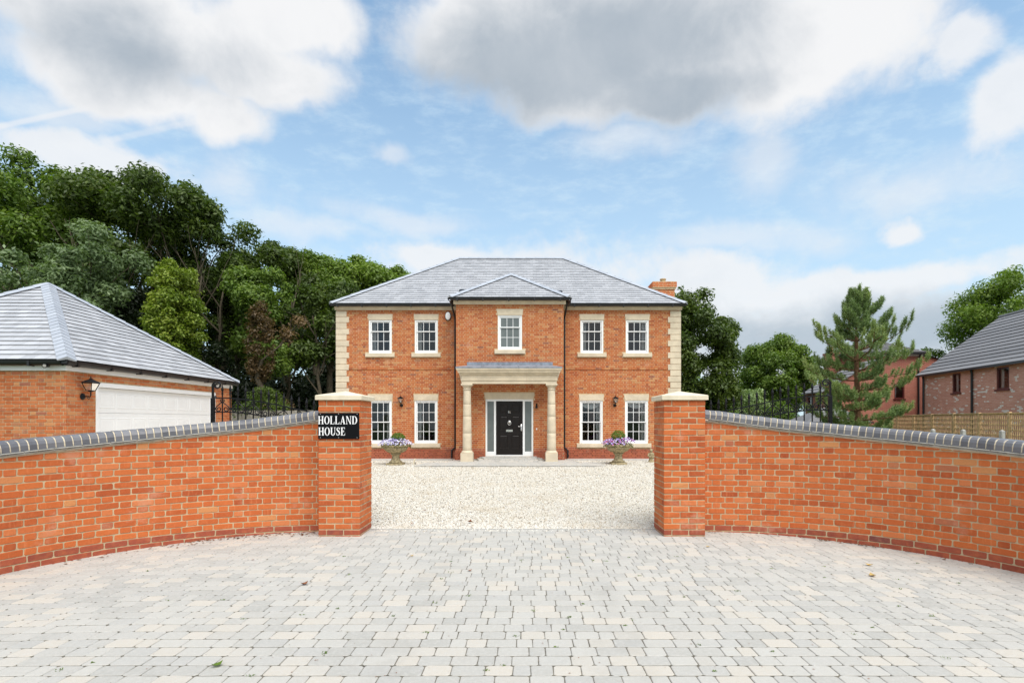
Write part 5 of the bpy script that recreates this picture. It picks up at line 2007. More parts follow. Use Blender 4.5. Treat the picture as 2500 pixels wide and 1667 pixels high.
M_NROOF = M_TILE
# pink brick house, eaves wall receding towards the far left
nb = thing('brick_house', 'pale patched pink brick house with low eaves behind the lattice fence', 'house', (21.3, 29.2, 0))
dB = Vector((.149, .989, 0)).normalized()
oB = Vector((21.9, 29.85, 0))
# local x = towards the camera along the wall, local y = into the house
MBh = frame(oB, -dB, Vector((dB.y, -dB.x, 0)), (0, 0, 1))
LB, EB, WB, RB = 15.0, 4.12, 3.97, 7.08
w1 = [(2.62, 3.28, 2.86, 3.84), (5.75, 6.52, 2.86, 3.84)]
wB = MB()
wall_sheet(wB, MBh, LB, -.2, EB, w1, .25, 0)
wB.geo([(0, .001, -.2), (0, 2 * WB, -.2), (0, 2 * WB, EB), (0, WB, RB - .12), (0, .001, EB)], [(0, 1, 2, 3, 4)], MBh)
wB.geo([(LB, .001, -.2), (LB, 2 * WB, -.2), (LB, 2 * WB, EB), (LB, WB, RB - .12), (LB, .001, EB)], [(4, 3, 2, 1, 0)], MBh)
wB.geo([(.1, 2.5, -.2), (LB - .1, 2.5, -.2), (LB - .1, 2.5, EB), (.1, 2.5, EB)], [(0, 1, 2, 3)], MBh)
# keep the texture frame aligned with the wall: build in local space
def local_build(mb, M, name, mat, parent):
    Mi = M.inverted()
    me = bpy.data.meshes.new(name)
    me.from_pydata([tuple(Mi @ Vector(v)) for v in mb.v], [], mb.f)
    me.materials.append(mat)
    return link(bpy.data.objects.new(name, me), parent, M)


local_build(wB, MBh, 'wall', M_FARB, nb)
sl = math.atan2(RB - EB, WB)
under = MB()
for (y0, z0, y1, z1) in ((-.25, EB - .25 * math.tan(sl), WB, RB), (2 * WB + .25, EB - .25 * math.tan(sl), WB, RB)):
    under.quad((-.15, y0, z0), (LB, y0, z0), (LB, y1, z1), (-.15, y1, z1), MBh)
under.build('roof', M_UNDER, nb)
ncr = 15
Ls = math.hypot(WB + .25, RB - EB + .25 * math.tan(sl))
for r in range(ncr):
    v0, v1 = Ls * r / ncr, Ls * (r + 1) / ncr + .06
    if r == ncr - 1: v1 = Ls
    U_ = Vector((1, 0, 0)); V_ = Vector((0, math.cos(sl), math.sin(sl))); N_ = Vector((0, -math.sin(sl), math.cos(sl)))
    o = Vector((-.18, -.25, EB - .25 * math.tan(sl)))
    pts = []
    for (u) in (0, LB + .18):
        for (v, h) in ((v0, .012), (v0, .062), (v1, .02), (v1, .002)):
            pts.append(o + U_ * u + V_ * v + N_ * h)
    MB().geo(pts, [(0, 1, 2, 3), (7, 6, 5, 4), (0, 4, 5, 1), (1, 5, 6, 2), (2, 6, 7, 3)], MBh).build('tile_course', M_NROOF, nb)
MB().tube([MBh @ Vector((-.2, WB, RB + .04)), MBh @ Vector((LB, WB, RB + .04))], .09, 8).build('ridge_tile', M_NROOF, nb)
MB().box(-.1, LB, -.30, -.20, EB - .25, EB - .15, MBh).build('gutter', M_BLACK, nb)
MB().box(-.1, LB, -.06, -.005, EB - .14, EB - .02, MBh).build('fascia', M_WHITE, nb)
for u in (.22, 4.2):
    MB().tube([MBh @ Vector((u, -.09, EB - .2)), MBh @ Vector((u, -.06, EB - .4)), MBh @ Vector((u, -.06, 0))], .05, 8).build('downpipe', M_BLACK, nb)


def far_window(M, x0, x1, z0, z1, parent, fmat):
    f = MB()
    fw = .07
    f.box(x0, x0 + fw, .03, .12, z0, z1, M).box(x1 - fw, x1, .03, .12, z0, z1, M)
    f.box(x0 + fw, x1 - fw, .03, .12, z1 - fw, z1, M).box(x0 + fw, x1 - fw, .03, .12, z0, z0 + fw, M)
    f.box(x0 - .06, x1 + .06, -.06, .029, z0 - .07, z0, M)
    w = f.build('window', fmat, parent)
    MB().quad((x0 + fw, .08, z0 + fw), (x1 - fw, .08, z0 + fw), (x1 - fw, .08, z1 - fw), (x0 + fw, .08, z1 - fw), M).build('pane', M_GLASS, w)
    MB().box(x0 + fw, x0 + fw + (x1 - x0) * .22, .16, .17, z0, z1, M).build('curtain', M_CURTAIN, w)
    return w


for o in w1:
    far_window(MBh, *o, nb, M_DARKRED)

# red brown house behind the pine
nc = thing('brick_house', 'red brown brick house with grey tiled roof partly behind the pine tree', 'house', (20.0, 32, 0))
cx0, cx1, cy0, cE = 19.5, 23.5, 32.0, 5.47
MC_ = TR((cx0, cy0, 0))
wc = (22.25 - cx0 - .42, 22.25 - cx0 + .18, 2.78, 3.66)
m = MB()
wall_sheet(m, MC_, cx1 - cx0, -.2, cE, [wc], .25, 0)
m.box(cx1 - cx0 + .002, 29.5 - cx0, .12, 4, -.2, 3.9, MC_)
m.geo([(cx1 - cx0 + .002, .12, 3.901), (29.5 - cx0, .12, 3.901), (29.5 - cx0, .12, 4.0), (cx1 - cx0 + .002, .12, 5.35)], [(0, 1, 2, 3)], MC_)
m.box(.21, cx1 - cx0 - .1, 2.5, 2.6, -.2, cE, MC_)
m.box(-.0, .2, .26, 3, -.2, cE, MC_)
local_build(m, MC_, 'wall', M_FARC, nc)
far_window(MC_, *wc, nc, M_DARKRED)
rf = MB()
ry, rz = cy0 + 1.62, 6.38
e0, e1 = (cx0 - .3, cy0 - .25, cE + .02), (cx1 + .12, cy0 - .25, cE + .02)
rA, rB = (cx0 + 1.2, ry, rz), (cx1 - 1.45, ry, rz)
rf.poly([e0, e1, rB, rA])
rf.poly([e0, rA, (cx0 - .3, ry + 1.62, cE)])
rf.poly([e1, (cx1 + .12, ry + 1.62, cE), rB])
rf.poly([(cx0 - .3, ry + 1.62, cE), rA, rB, (cx1 + .12, ry + 1.62, cE)])
rf.poly([(cx1 + .12, cy0 - .05, 5.40), (29.7, cy0 - .05, 3.72), (29.7, cy0 + 5, 3.72), (cx1 + .12, cy0 + 5, 5.40)])
rf.build('roof', M_UNDER, nc)
ncr = 11
for r in range(ncr):
    t0, t1 = r / ncr, (r + 1.12) / ncr
    t1 = min(t1, 1)
    def pt(t, side, h):
        a, b = (Vector(e0), Vector(rA)) if side == 0 else (Vector(e1), Vector(rB))
        p = a.lerp(b, t)
        return p + Vector((0, -.5, .85)) * h
    pts = [pt(t, s_, h) for s_ in (0, 1) for (t, h) in ((t0, .01), (t0, .065), (t1, .02), (t1, .0))]
    MB().geo(pts, [(0, 1, 2, 3), (7, 6, 5, 4), (0, 4, 5, 1), (1, 5, 6, 2), (2, 6, 7, 3)]).build('tile_course', M_NROOF, nc)
MB().box(cx0, cx1 + .1, cy0 - .33, cy0 - .22, cE - .09, cE + .01).build('gutter', M_BLACK, nc)
MB().box(cx0, cx1, cy0 - .05, cy0 - .003, cE - .17, cE - .05).build('fascia', M_WHITE, nc)
MB().tube([(cx1 - .28, cy0 - .28, cE - .05), (cx1 - .28, cy0 - .06, cE - .3), (cx1 - .28, cy0 - .06, 0)], .05, 8).build('downpipe', M_BLACK, nc)
cs = MB().box(18.75, 19.4, 33.4, 34.0, -.2, 5.55).box(18.70, 19.45, 33.35, 34.05, 5.551, 5.68)
cso = cs.build('chimney', M_FARC, nc)
MB().lathe([(.12, 5.681), (.11, 6.0), (.14, 6.02), (.14, 6.08), (.09, 6.08)], 10, Matrix.Translation((19.05, 33.7, 0))).build('chimney_pot', M_POT, cso)
# its low wing, gable roof falling towards the drive
lw = MB()
MW = frame((16.5, 31.9, 0), (0, -1, 0), (1, 0, 0), (0, 0, 1))
LW = 2.1
ww = [(.25, .75, 1.75, 2.9), (1.25, 1.75, 1.75, 2.9)]
wall_sheet(lw, MW, LW, -.2, 3.15, ww, .22, 0)
lw.geo([(LW, .001, -.2), (LW, 2.95, -.2), (LW, 2.95, 4.82), (LW, .001, 3.15)], [(0, 1, 2, 3)], MW)
local_build(lw, MW, 'wing_wall', M_FARC, nc)
for o in ww:
    far_window(MW, *o, nc, M_DARKRED)
for r in range(9):
    y0, y1 = -.25 + 3.1 * r / 9, -.25 + 3.1 * (r + 1.15) / 9
    z_ = lambda y: 3.15 + y * .58
    MB().geo([(u, y, z_(y) + h) for u in (0, LW + .15) for (y, h) in ((y0, .02), (y0, .08), (y1, .035), (y1, .0))],
             [(0, 1, 2, 3), (7, 6, 5, 4), (0, 4, 5, 1), (1, 5, 6, 2), (2, 6, 7, 3)], MW).build('tile_course', M_NROOF, nc)
pc = MB().geo([(13.2, 25.4, 1.42), (16.3, 25.4, 1.42), (16.3, 27.6, 1.42), (13.2, 27.6, 1.42), (14.6, 26.5, 2.12), (15.4, 26.5, 2.12)], [(0, 1, 5, 4), (1, 2, 5), (2, 3, 4, 5), (3, 0, 4)])
sh = thing('garden_shed', 'low shed with grey hipped roof glimpsed through the iron gate', 'shed', (14.7, 26.5, 0))
pc.build('roof', M_TILE, sh)
MB().box(13.4, 16.1, 25.6, 27.4, -.2, 1.36).build('wall', M_FARC, sh)
MB().box(13.15, 16.35, 25.36, 25.45, 1.36, 1.43).build('fascia', M_BLACK, sh)


# ------------------------------------------------------------------ urns and small things by the house
def urn(loc, label):
    t = thing('stone_urn', label, 'urn', loc, 'stone garden urns')
    M = Matrix.Translation(loc)
    MB().bbox(-.255, .255, -.255, .255, -.02, .058, .01, M).build('plinth', M_OLDSTONE, t)
    MB().lathe([(.19, .058), (.215, .075), (.215, .10), (.18, .118), (.165, .125), (.15, .16), (.125, .22), (.12, .27), (.128, .31), (.15, .335)], 28, M).build('stem', M_OLDSTONE, t, 50)
    MB().lathe([(.165, .336), (.172, .35), (.165, .368), (.14, .375)], 28, M).build('collar', M_OLDSTONE, t, 50)
    flute = lambda i, k, n: 1 + (.018 * math.cos(k * 2 * PI / 4) if i in (1, 2, 3) else 0)
    MB().lathe([(.15, .376), (.235, .40), (.32, .45), (.375, .51), (.40, .555), (.392, .575), (.41, .585), (.445, .60), (.452, .625), (.44, .645), (.39, .648), (.36, .60), (.02, .585)], 48, M, flute).build('bowl', M_OLDSTONE, t, 50)
    MB().lathe([(.362, .605), (.2, .63), (.01, .64)], 20, M).build('soil', M_SOIL, t)
    return t


def blossom_mat(name, stops):
    m, N, b = material(name)
    c = N.ramp(piece_random(N), stops, 'CONSTANT')
    N.t.links.new(c, b.inputs['Base Color'])
    b.inputs['Roughness'].default_value = .7
    return m


M_BLO1 = blossom_mat('lavender_petals', [(0, (.62, .60, .66)), (.3, (.38, .33, .56)), (.5, (.24, .2, .45)), (.68, (.5, .46, .64)), (.85, (.70, .70, .70))])
M_BLO2 = blossom_mat('purple_petals', [(0, (.30, .20, .52)), (.25, (.48, .42, .66)), (.45, (.62, .60, .68)), (.62, (.36, .09, .28)), (.78, (.22, .05, .26)), (.9, (.52, .16, .36))])


def leaf_quads(P, Nn, Lh, Wd, rng):
    """one folded diamond leaf per row"""
    n = len(P)
    r = rng.normal(size=(n, 3))
    a = np.cross(Nn, r)
    a /= np.linalg.norm(a, axis=1, keepdims=True) + 1e-9
    b = np.cross(Nn, a)
    L, Wd = Lh[:, None], Wd[:, None]
    V = np.stack([P - a * L * .5, P + b * Wd * .5 + Nn * Wd * .12, P + a * L * .5, P - b * Wd * .5 + Nn * Wd * .12], 1)
    F = (np.arange(n) * 4)[:, None] + np.array([[0, 1, 2, 3]])
    return V.reshape(-1, 3), F


def place_np(name, V, F, mat, parent=None, kind=None):
    o = V.mean(0)
    me = np_mesh(name, V - o, F, mat)
    ob = bpy.data.objects.new(name, me)
    link(ob, parent, Matrix.Translation(o.tolist()))
    if kind: ob['kind'] = kind
    return ob


def urn_plant(loc, mat, seed, label, pink):
    rng = np.random.default_rng(seed)
    t = thing('flowering_plant', label, 'plant', (loc[0], loc[1], loc[2] + .63), 'bedding plants in the urns')
    n = 520
    th = rng.random(n) * 2 * PI
    r = .50 * np.sqrt(rng.random(n)) * 1.05
    z = .66 + .20 * np.sqrt(np.clip(1 - (r / .56) ** 2, 0, 1)) * rng.uniform(.5, 1.05, n) - .06 * (r / .5) ** 3 + .02
    if pink: z += np.where(np.cos(th) > .3, .07 * r / .5, 0)
    P = np.stack([loc[0] + r * np.cos(th) * 1.08, loc[1] + r * np.sin(th), loc[2] + z], 1)
    Nn = np.stack([np.cos(th) * r * 1.6, np.sin(th) * r * 1.6 - .35, np.full(n, .6)], 1) + rng.normal(size=(n, 3)) * .35
    Nn /= np.linalg.norm(Nn, axis=1, keepdims=True)
    V, F, k0 = [], [], 0
    for i in range(n):                                  # five petalled flowers
        nn = Vector(Nn[i])
        a = nn.orthogonal().normalized()
        b = nn.cross(a)
        R_ = rng.uniform(.019, .030)
        V.append(P[i] + np.array(nn) * -.006)
        for k in range(10):
            q = 2 * PI * k / 10
            rr = R_ if k % 2 == 0 else R_ * .62
            V.append(P[i] + np.array(a * math.cos(q) + b * math.sin(q)) * rr + np.array(nn) * .004)
        for k in range(10):
            F.append([k0, k0 + 1 + k, k0 + 1 + (k + 1) % 10])
        k0 += 11
    place_np('blooms', np.array(V), np.array(F), mat, t, 'stuff')
    n = 900
    th = rng.random(n) * 2 * PI
    r = .50 * np.sqrt(rng.random(n))
    z = .62 + .18 * np.sqrt(np.clip(1 - (r / .56) ** 2, 0, 1)) * rng.random(n) - .07 * (r / .5) ** 3
    P = np.stack([loc[0] + r * np.cos(th), loc[1] + r * np.sin(th), loc[2] + z], 1)
    Nn = rng.normal(size=(n, 3)) + np.array([0, -.3, .8])
    Nn /= np.linalg.norm(Nn, axis=1, keepdims=True)
    V, F = leaf_quads(P, Nn, rng.uniform(.03, .06, n), rng.uniform(.015, .03, n), rng)
    place_np('foliage', V, F, M_LEAF_DARK, t, 'stuff')


def box_ball(loc, rad, squash, label, seed):
    rng = np.random.default_rng(seed)
    n = 2600
    d = rng.normal(size=(n, 3))
    d /= np.linalg.norm(d, axis=1, keepdims=True)
    lump = 1 + .07 * np.sin(d[:, 0] * 7 + 1) * np.sin(d[:, 1] * 6) + .05 * np.sin(d[:, 2] * 9)
    P = np.array(loc) + d * np.array([1, 1, squash]) * (rad * lump * rng.uniform(.8, 1.04, n))[:, None]
    Nn = d + rng.normal(size=(n, 3)) * .5
    Nn /= np.linalg.norm(Nn, axis=1, keepdims=True)
    V, F = leaf_quads(P, Nn, rng.uniform(.022, .04, n), rng.uniform(.013, .02, n), rng)
    t = thing('box_bush', label, 'bush', (loc[0], loc[1], loc[2] - rad * squash), 'clipped box bushes in the urns')
    place_np('foliage', V, F, M_BOX, t, 'stuff')
    MB().tube([(loc[0], loc[1], loc[2] - rad * squash - .06), (loc[0], loc[1], loc[2] + .02)], .02, 6).build('stem', M_BARK, t)


U1 = (-4.26, 17.75, .04)
U2 = (3.08, 17.95, .045)
urn(U1, 'stone urn on the gravel planted with pale lavender flowers')
urn(U2, 'stone urn on the gravel planted with purple and pink flowers')
urn_plant(U1, M_BLO1, 3, 'pale lavender and white flowers spilling over the urn rim', False)
urn_plant(U2, M_BLO2, 4, 'purple and pink flowers spilling over the urn rim', True)
box_ball((U1[0] + .07, U1[1], .915), .225, .72, 'low clipped green bush among the pale lavender flowers', 5)
box_ball((U2[0] - .0, U2[1], .955), .235, .85, 'round clipped green bush among the purple and pink flowers', 6)

st = thing('garden_statue', 'small weathered stone figure standing by the gravel edge near the far urn', 'statue', (4.36, 18.75, .045))
bx, by, bz = 4.36, 18.75, .045
s = MB()
s.lathe([(.10, 0), (.105, .03), (.085, .05), (.075, .10), (.08, .2), (.088, .27), (.075, .31), (.05, .335), (.035, .345)], 16, Matrix.Translation((bx, by, bz)) @ Matrix.Diagonal((1, .8, 1, 1)),
        lambda i, k, n: 1 + .10 * math.sin(k * 3 + i * 1.3))
s.lathe([(.02, .345), (.045, .36), (.055, .395), (.05, .43), (.03, .455), (.005, .465)], 14, Matrix.Translation((bx, by - .01, bz)))
s.tube([(bx - .075, by, bz + .30), (bx - .115, by - .02, bz + .22), (bx - .07, by - .08, bz + .19), (bx - .01, by - .09, bz + .20)], [.03, .028, .024, .022], 8)
s.tube([(bx + .075, by, bz + .30), (bx + .11, by - .02, bz + .22), (bx + .06, by - .08, bz + .17), (bx + .0, by - .092, bz + .18)], [.03, .028, .024, .022], 8)
s.tube([(bx + .05, by + .05, bz + .33), (bx + .1, by + .07, bz + .25), (bx + .09, by + .06, bz + .12)], [.02, .05, .03], 8)
s.build('figure', M_OLDSTONE, st, 60)
MB().lathe([(.11, -.02), (.12, .0), (.11, .012)], 14, Matrix.Translation((bx, by, bz))).build('base', M_OLDSTONE, st)
mk = thing('garden_light', 'small pale spike shaped garden light in the gravel beside the lavender urn', 'garden light', (-3.66, 17.8, .04))
MB().tube([(-3.69, 17.8, .0), (-3.67, 17.8, .12), (-3.645, 17.79, .20), (-3.62, 17.78, .235)], [.018, .022, .03, .012], 8).build('body', M_CAP, mk, 60)
MB().tube([(-3.63, 17.8, .0), (-3.635, 17.8, .10)], [.014, .010], 6).build('stake', M_IRON, mk)


# ------------------------------------------------------------------ trees
def limb(mb, p, d, L, r, depth, rng, ends, n=6, gnarl=.22, up=.12):
    pts, rad = [Vector(p)], [r]
    d = Vector(d).normalized()
    k = 5
    for i in range(k):
        d = (d + Vector(rng.normal(size=3)) * gnarl * .5 + Vector((0, 0, up * .5))).normalized()
        pts.append(pts[-1] + d * (L / k))
        rad.append(r * (1 - .6 * (i + 1) / k))
    mb.tube(pts, rad, n, False)
    ends.append(pts[-1])
    if depth > 0:
        for i in range(3):
            q = int(rng.integers(2, 6))
            b = pts[min(q, len(pts) - 1)]
            nd = (d + Vector(rng.normal(size=3)) * .75).normalized()
            limb(mb, b, nd, L * rng.uniform(.5, .7), rad[min(q, k)] * .75, depth - 1, rng, ends, max(4, n - 1), gnarl, up)


def crown_leaves(clumps, n, size, rng, flat=.8, aspect=.45, droop=0.0):
    C = np.array([c[:3] for c in clumps])
    R_ = np.array([c[3] for c in clumps])
    w = R_ ** 2
    idx = rng.choice(len(clumps), n, p=w / w.sum())
    d = rng.normal(size=(n, 3))
    d[:, 2] += .35
    d /= np.linalg.norm(d, axis=1, keepdims=True)
    rr = rng.random(n) ** .45 * (1 + .12 * rng.normal(size=n))
    P = C[idx] + d * np.array([1, 1, flat]) * (R_[idx] * rr)[:, None]
    Nn = d * .7 + rng.normal(size=(n, 3)) * .55 + np.array([0, 0, .45])
    Nn /= np.linalg.norm(Nn, axis=1, keepdims=True)
    L = size * rng.uniform(.65, 1.35, n)
    return leaf_quads(P, Nn, L, L * aspect, rng)


def tree(loc, h, rx, zb, label, mat, seed, n=20000, size=.26, cat='tree', name='broadleaf_tree', trunk_r=.22, clump=1.0, ry=None, stems=1, lean=0.0,
         fill=.75, shape=.5, group=None, bark=None, flat=.8, xoff=0.0, limbs=5):
    """crown from zb to h, half width rx; shape: height fraction of the widest part"""
    rng = np.random.default_rng(seed)
    t = thing(name, label, cat, loc, group)
    ry = ry or rx
    tr = MB()
    ends = []
    zc = zb + (h - zb) * shape
    for s_ in range(stems):
        off = Vector((rng.normal() * .3 * (stems > 1), rng.normal() * .3 * (stems > 1), 0))
        b = Vector(loc) + off + Vector((0, 0, -.3))
        top = Vector((loc[0] + xoff * .6 + lean + off.x * 3, loc[1] + off.y * 2, zb + (h - zb) * .3))
        pts = [b]
        for k in range(1, 7):
            q = b.lerp(top, k / 6) + Vector((rng.normal() * .12, rng.normal() * .12, 0))
            pts.append(q)
        rad = [trunk_r * (1.25 - .75 * k / 6) for k in range(7)]
        tr.tube(pts, rad, 8, False)
        for i in range(limbs):
            a = rng.random() * 2 * PI
            q = pts[int(rng.integers(3, 7))]
            limb(tr, q, (math.cos(a) * .8, math.sin(a) * .8, .8), (h - zb) * .42 * rng.uniform(.7, 1.1), trunk_r * .30, 1, rng, ends, 6)
    clumps = []
    k = int(26 * fill / clump ** 2 * max(1, rx * (h - zb) / 14))
    for i in range(k):
        d = rng.normal(size=3)
        d /= np.linalg.norm(d)
        rad = rng.uniform(.55, 1.0) ** .6
        up = (h - zc) if d[2] > 0 else (zc - zb)
        r = clump * rng.uniform(.5, 1.15) * (.55 + .12 * rx)
        c = (loc[0] + xoff + d[0] * max(rx - r * .75, .2) * rad, loc[1] + d[1] * max(ry - r * .75, .2) * rad, zc + d[2] * max(up - r * .55, .2) * rad, r)
        clumps.append(c)
    for e in ends:
        if rng.random() < .5: clumps.append((e.x, e.y, min(e.z, h - .5), clump * rng.uniform(.5, .9)))
    tr.build('trunk', bark or M_BARK, t, 60)
    V, F = crown_leaves(clumps, int(n * 1.75), size * .82, rng, flat)
    place_np('crown', V, F, mat, t)
    return t


def wx(x, Z):                                            # metres from the photo's column at distance Z
    return (x - 1283) * Z / 1320


# the wood on the left, front row
tree((wx(60, 27), 27, 0), 14.7, 4.4, 5.2, 'tall dark green ash at the outer edge of the wood', M_LEAF_MID, 21, 30000, .27, trunk_r=.2, stems=2, fill=.9, shape=.55)
tree((wx(235, 29), 29, 0), 14.6, 4.2, 5.5, 'tall dark green ash rising straight above the garage roof peak', M_LEAF_MID, 22, 30000, .27, trunk_r=.18, stems=3, fill=.85, shape=.6)
tree((wx(185, 22.5), 22.5, 0), 10.3, 2.0, 5.0, 'slender silvery green ash in front of the wood behind the garage', M_LEAF_SILVER, 23, 11000, .22, trunk_r=.11, stems=3, fill=.62, shape=.5, clump=.8)
tree((wx(358, 27), 27, 0), 13.9, 3.8, 6.6, 'arching dark tree with an open see through crown above the garage roof slope', M_LEAF_DARK, 24, 21000, .26, trunk_r=.15, stems=3, fill=.7, shape=.7)
tree((wx(520, 30), 30, 0), 11.0, 2.8, 5.6, 'rounded dark tree between the arching tree and the wood gap', M_LEAF_DARK, 25, 19000, .26, trunk_r=.18, stems=2, fill=.9)
tree((wx(425, 23.5), 23.5, 0), 8.6, 1.25, 1.5, 'bright yellow green ivy covered trunk standing before the dark wood', M_LEAF_IVY, 26, 17000, .17, trunk_r=.3, fill=1.6, shape=.6, clump=.62, name='ivy_clad_tree', limbs=0)
tree((wx(655, 33), 33, 0), 12.5, 3.6, 5.6, 'broad domed dark green tree in the middle of the wood', M_LEAF_DARK, 27, 27000, .28, trunk_r=.25, stems=2, fill=1.0, shape=.55)
tree((wx(640, 26), 26, 0), 9.0, 1.9, 6.0, 'olive green tree above the trunk with withered brown leaves', M_LEAF_MID, 28, 9000, .22, trunk_r=.2, fill=.7)
tree((wx(768, 35), 35, 0), 12.4, 2.6, 6.0, 'narrow mid green tree right of the domed tree', M_LEAF_MID, 29, 20000, .28, trunk_r=.2, fill=1.7, shape=.6)
tree((wx(885, 36), 36, 0), 12.4, 3.3, 5.5, 'light green tree standing directly beside the house eaves', M_LEAF_LIGHT, 30, 26000, .27, trunk_r=.25, fill=1.3, shape=.6)
tree((wx(800, 28.5), 28.5, 0), 8.9, 2.4, 4.7, 'sprawling olive green tree low beside the house corner', M_LEAF_DARK, 31, 15000, .24, trunk_r=.2, fill=.8)
tree((wx(985, 39), 39, 0), 12.6, 3.0, 5.0, 'light green tree peeping over the left end of the slate roof', M_LEAF_LIGHT, 32, 14000, .28, trunk_r=.22, fill=.9)
tree((wx(636, 23.4), 23.4, 0), 6.7, .72, 2.9, 'dead trunk wrapped in withered russet leaves', M_LEAF_BROWN, 33, 3200, .15, trunk_r=.17, fill=.9, clump=.5, name='dead_tree', shape=.5, limbs=1)
tree((wx(592, 19.6), 21.3, 0), 3.0, .95, .1, 'scrubby dark bush over the grey board fence next to the garage', M_LEAF_DARK, 34, 6500, .13, trunk_r=.06, fill=1.2, clump=.55, cat='bush', name='garden_bush')
tree((wx(650, 20.9), 22.0, 0), 2.5, .8, .2, 'russet leaved bush behind the grey board fence', M_LEAF_BROWN, 35, 3000, .12, trunk_r=.05, fill=1.0, clump=.5, cat='bush', name='garden_bush')
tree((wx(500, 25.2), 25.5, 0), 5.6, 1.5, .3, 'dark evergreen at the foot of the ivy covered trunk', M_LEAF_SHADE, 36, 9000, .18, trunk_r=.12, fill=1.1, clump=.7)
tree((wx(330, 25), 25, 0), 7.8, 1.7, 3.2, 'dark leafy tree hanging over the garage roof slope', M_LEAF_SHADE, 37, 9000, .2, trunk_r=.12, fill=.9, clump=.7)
# bare stems in the shade of the wood
for i, (x, Z, hh, ln) in enumerate(((110, 24.5, 9.0, -.9), (165, 24, 8.5, .5), (445, 25.5, 8.6, .9), (270, 25.5, 10.5, -1.0), (520, 26.5, 8.5, .6), (790, 27, 7.0, -.5), (700, 28, 8.0, .2))):
    rng = np.random.default_rng(60 + i)
    m = MB()
    b = Vector((wx(x, Z), Z, -.3))
    pts = [b + Vector((ln * (k / 7) ** 1.4 + rng.normal() * .07, rng.normal() * .07, hh * k / 7)) for k in range(8)]
    m.tube(pts, [.13 * (1 - .72 * k / 7) for k in range(8)], 7, False)
    en = []
    for k in range(4):
        a = rng.random() * 2 * PI
        limb(m, pts[int(rng.integers(3, 7))], (math.cos(a), -.2 + .4 * math.sin(a), 1.1), hh * .35, .045, 1, rng, en, 5)
    where = ['behind the outer part of the garage roof', 'behind the garage roof peak', 'above the garage roof slope by the ivy clad trunk', 'leaning over the garage roof peak',
             'right of the ivy clad trunk', 'close to the house corner', 'in the dark gap of the wood'][i]
    t = thing('bare_tree', 'thin bare forked tree stem ' + where, 'tree', tuple(b), 'bare stems in the wood')
    m.build('trunk', M_BARK, t, 60)


def wood(name, label, x0, x1, y0, y1, zf, n, size, mat, seed):
    """a far mass of leaves nobody can count, lumpy top"""
    rng = np.random.default_rng(seed)
    cl = []
    for i in range(int((x1 - x0) * 3.2)):
        x = rng.uniform(x0, x1)
        top = zf(x)
        cl.append((x, rng.uniform(y0, y1), rng.uniform(.2, 1) ** .7 * top, rng.uniform(.9, 2.0)))
    V, F = crown_leaves(cl, n, size, rng)
    o = place_np(name, V, F, mat, None, 'stuff')
    o['label'] = label


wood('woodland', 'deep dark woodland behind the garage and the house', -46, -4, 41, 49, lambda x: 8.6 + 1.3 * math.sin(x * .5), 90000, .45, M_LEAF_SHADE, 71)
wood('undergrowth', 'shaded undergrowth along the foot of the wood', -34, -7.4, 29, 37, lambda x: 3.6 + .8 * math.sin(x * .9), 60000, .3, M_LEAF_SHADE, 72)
wood('hedgerow', 'distant green hedgerow beyond the neighbouring houses', 5, 70, 62, 74, lambda x: 5.6 + 1.2 * math.sin(x * .4), 45000, .5, M_LEAF_MID, 73)

# right of the house
tree((wx(1706, 30), 30, 0), 9.0, 2.5, .3, 'large dark green tree pressing against the chimney end of the house', M_LEAF_DARK, 41, 32000, .24, trunk_r=.22, limbs=0, fill=2.0, shape=.5, clump=.9)
tree((wx(1648, 31), 31, 0), 9.5, .95, 5.5, 'thin topped tree rising behind the chimney', M_LEAF_MID, 42, 3600, .22, trunk_r=.1, fill=.7, clump=.6)
tree((wx(1893, 45), 45, 0), 8.7, 3.3, 1.2, 'round mid green tree beyond the open iron gate', M_LEAF_MID, 43, 30000, .28, trunk_r=.3, fill=1.8, shape=.55)
tree((wx(1752, 33), 33, 0), 2.9, 1.3, .1, 'light green shrub low behind the gate pillar', M_LEAF_LIGHT, 44, 7000, .16, trunk_r=.06, fill=1.0, clump=.6, cat='bush', name='garden_bush')
tree((wx(1835, 38), 38, 0), 3.9, 1.8, .1, 'blue green bush below the round tree', M_NEEDLE, 45, 7000, .2, trunk_r=.08, fill=1.0, clump=.7, cat='bush', name='garden_bush')
tree((wx(1900, 29), 29, 0), 2.6, .9, .2, 'mid green shrub left of the low brick wing behind the gate', M_LEAF_MID, 46, 5000, .16, trunk_r=.06, fill=.9, clump=.6, cat='bush', name='garden_bush')
tree((wx(2540, 41), 41, 0), 13.4, 6.4, 3.5, 'large bright green tree rising behind the pink brick house', M_LEAF_LIGHT, 47, 34000, .30, trunk_r=.35, fill=.95, shape=.5)
tree((wx(2268, 46), 46, 0), 7.7, 1.9, 3.0, 'small tree top showing between the two neighbouring roofs', M_LEAF_MID, 48, 6000, .28, trunk_r=.2, fill=.9)
tree((wx(1668, 24), 25.5, 0), 2.5, .9, .1, 'dark bush in the shade beyond the house corner', M_LEAF_DARK, 49, 5000, .14, trunk_r=.06, fill=1.1, clump=.55, cat='bush', name='garden_bush')


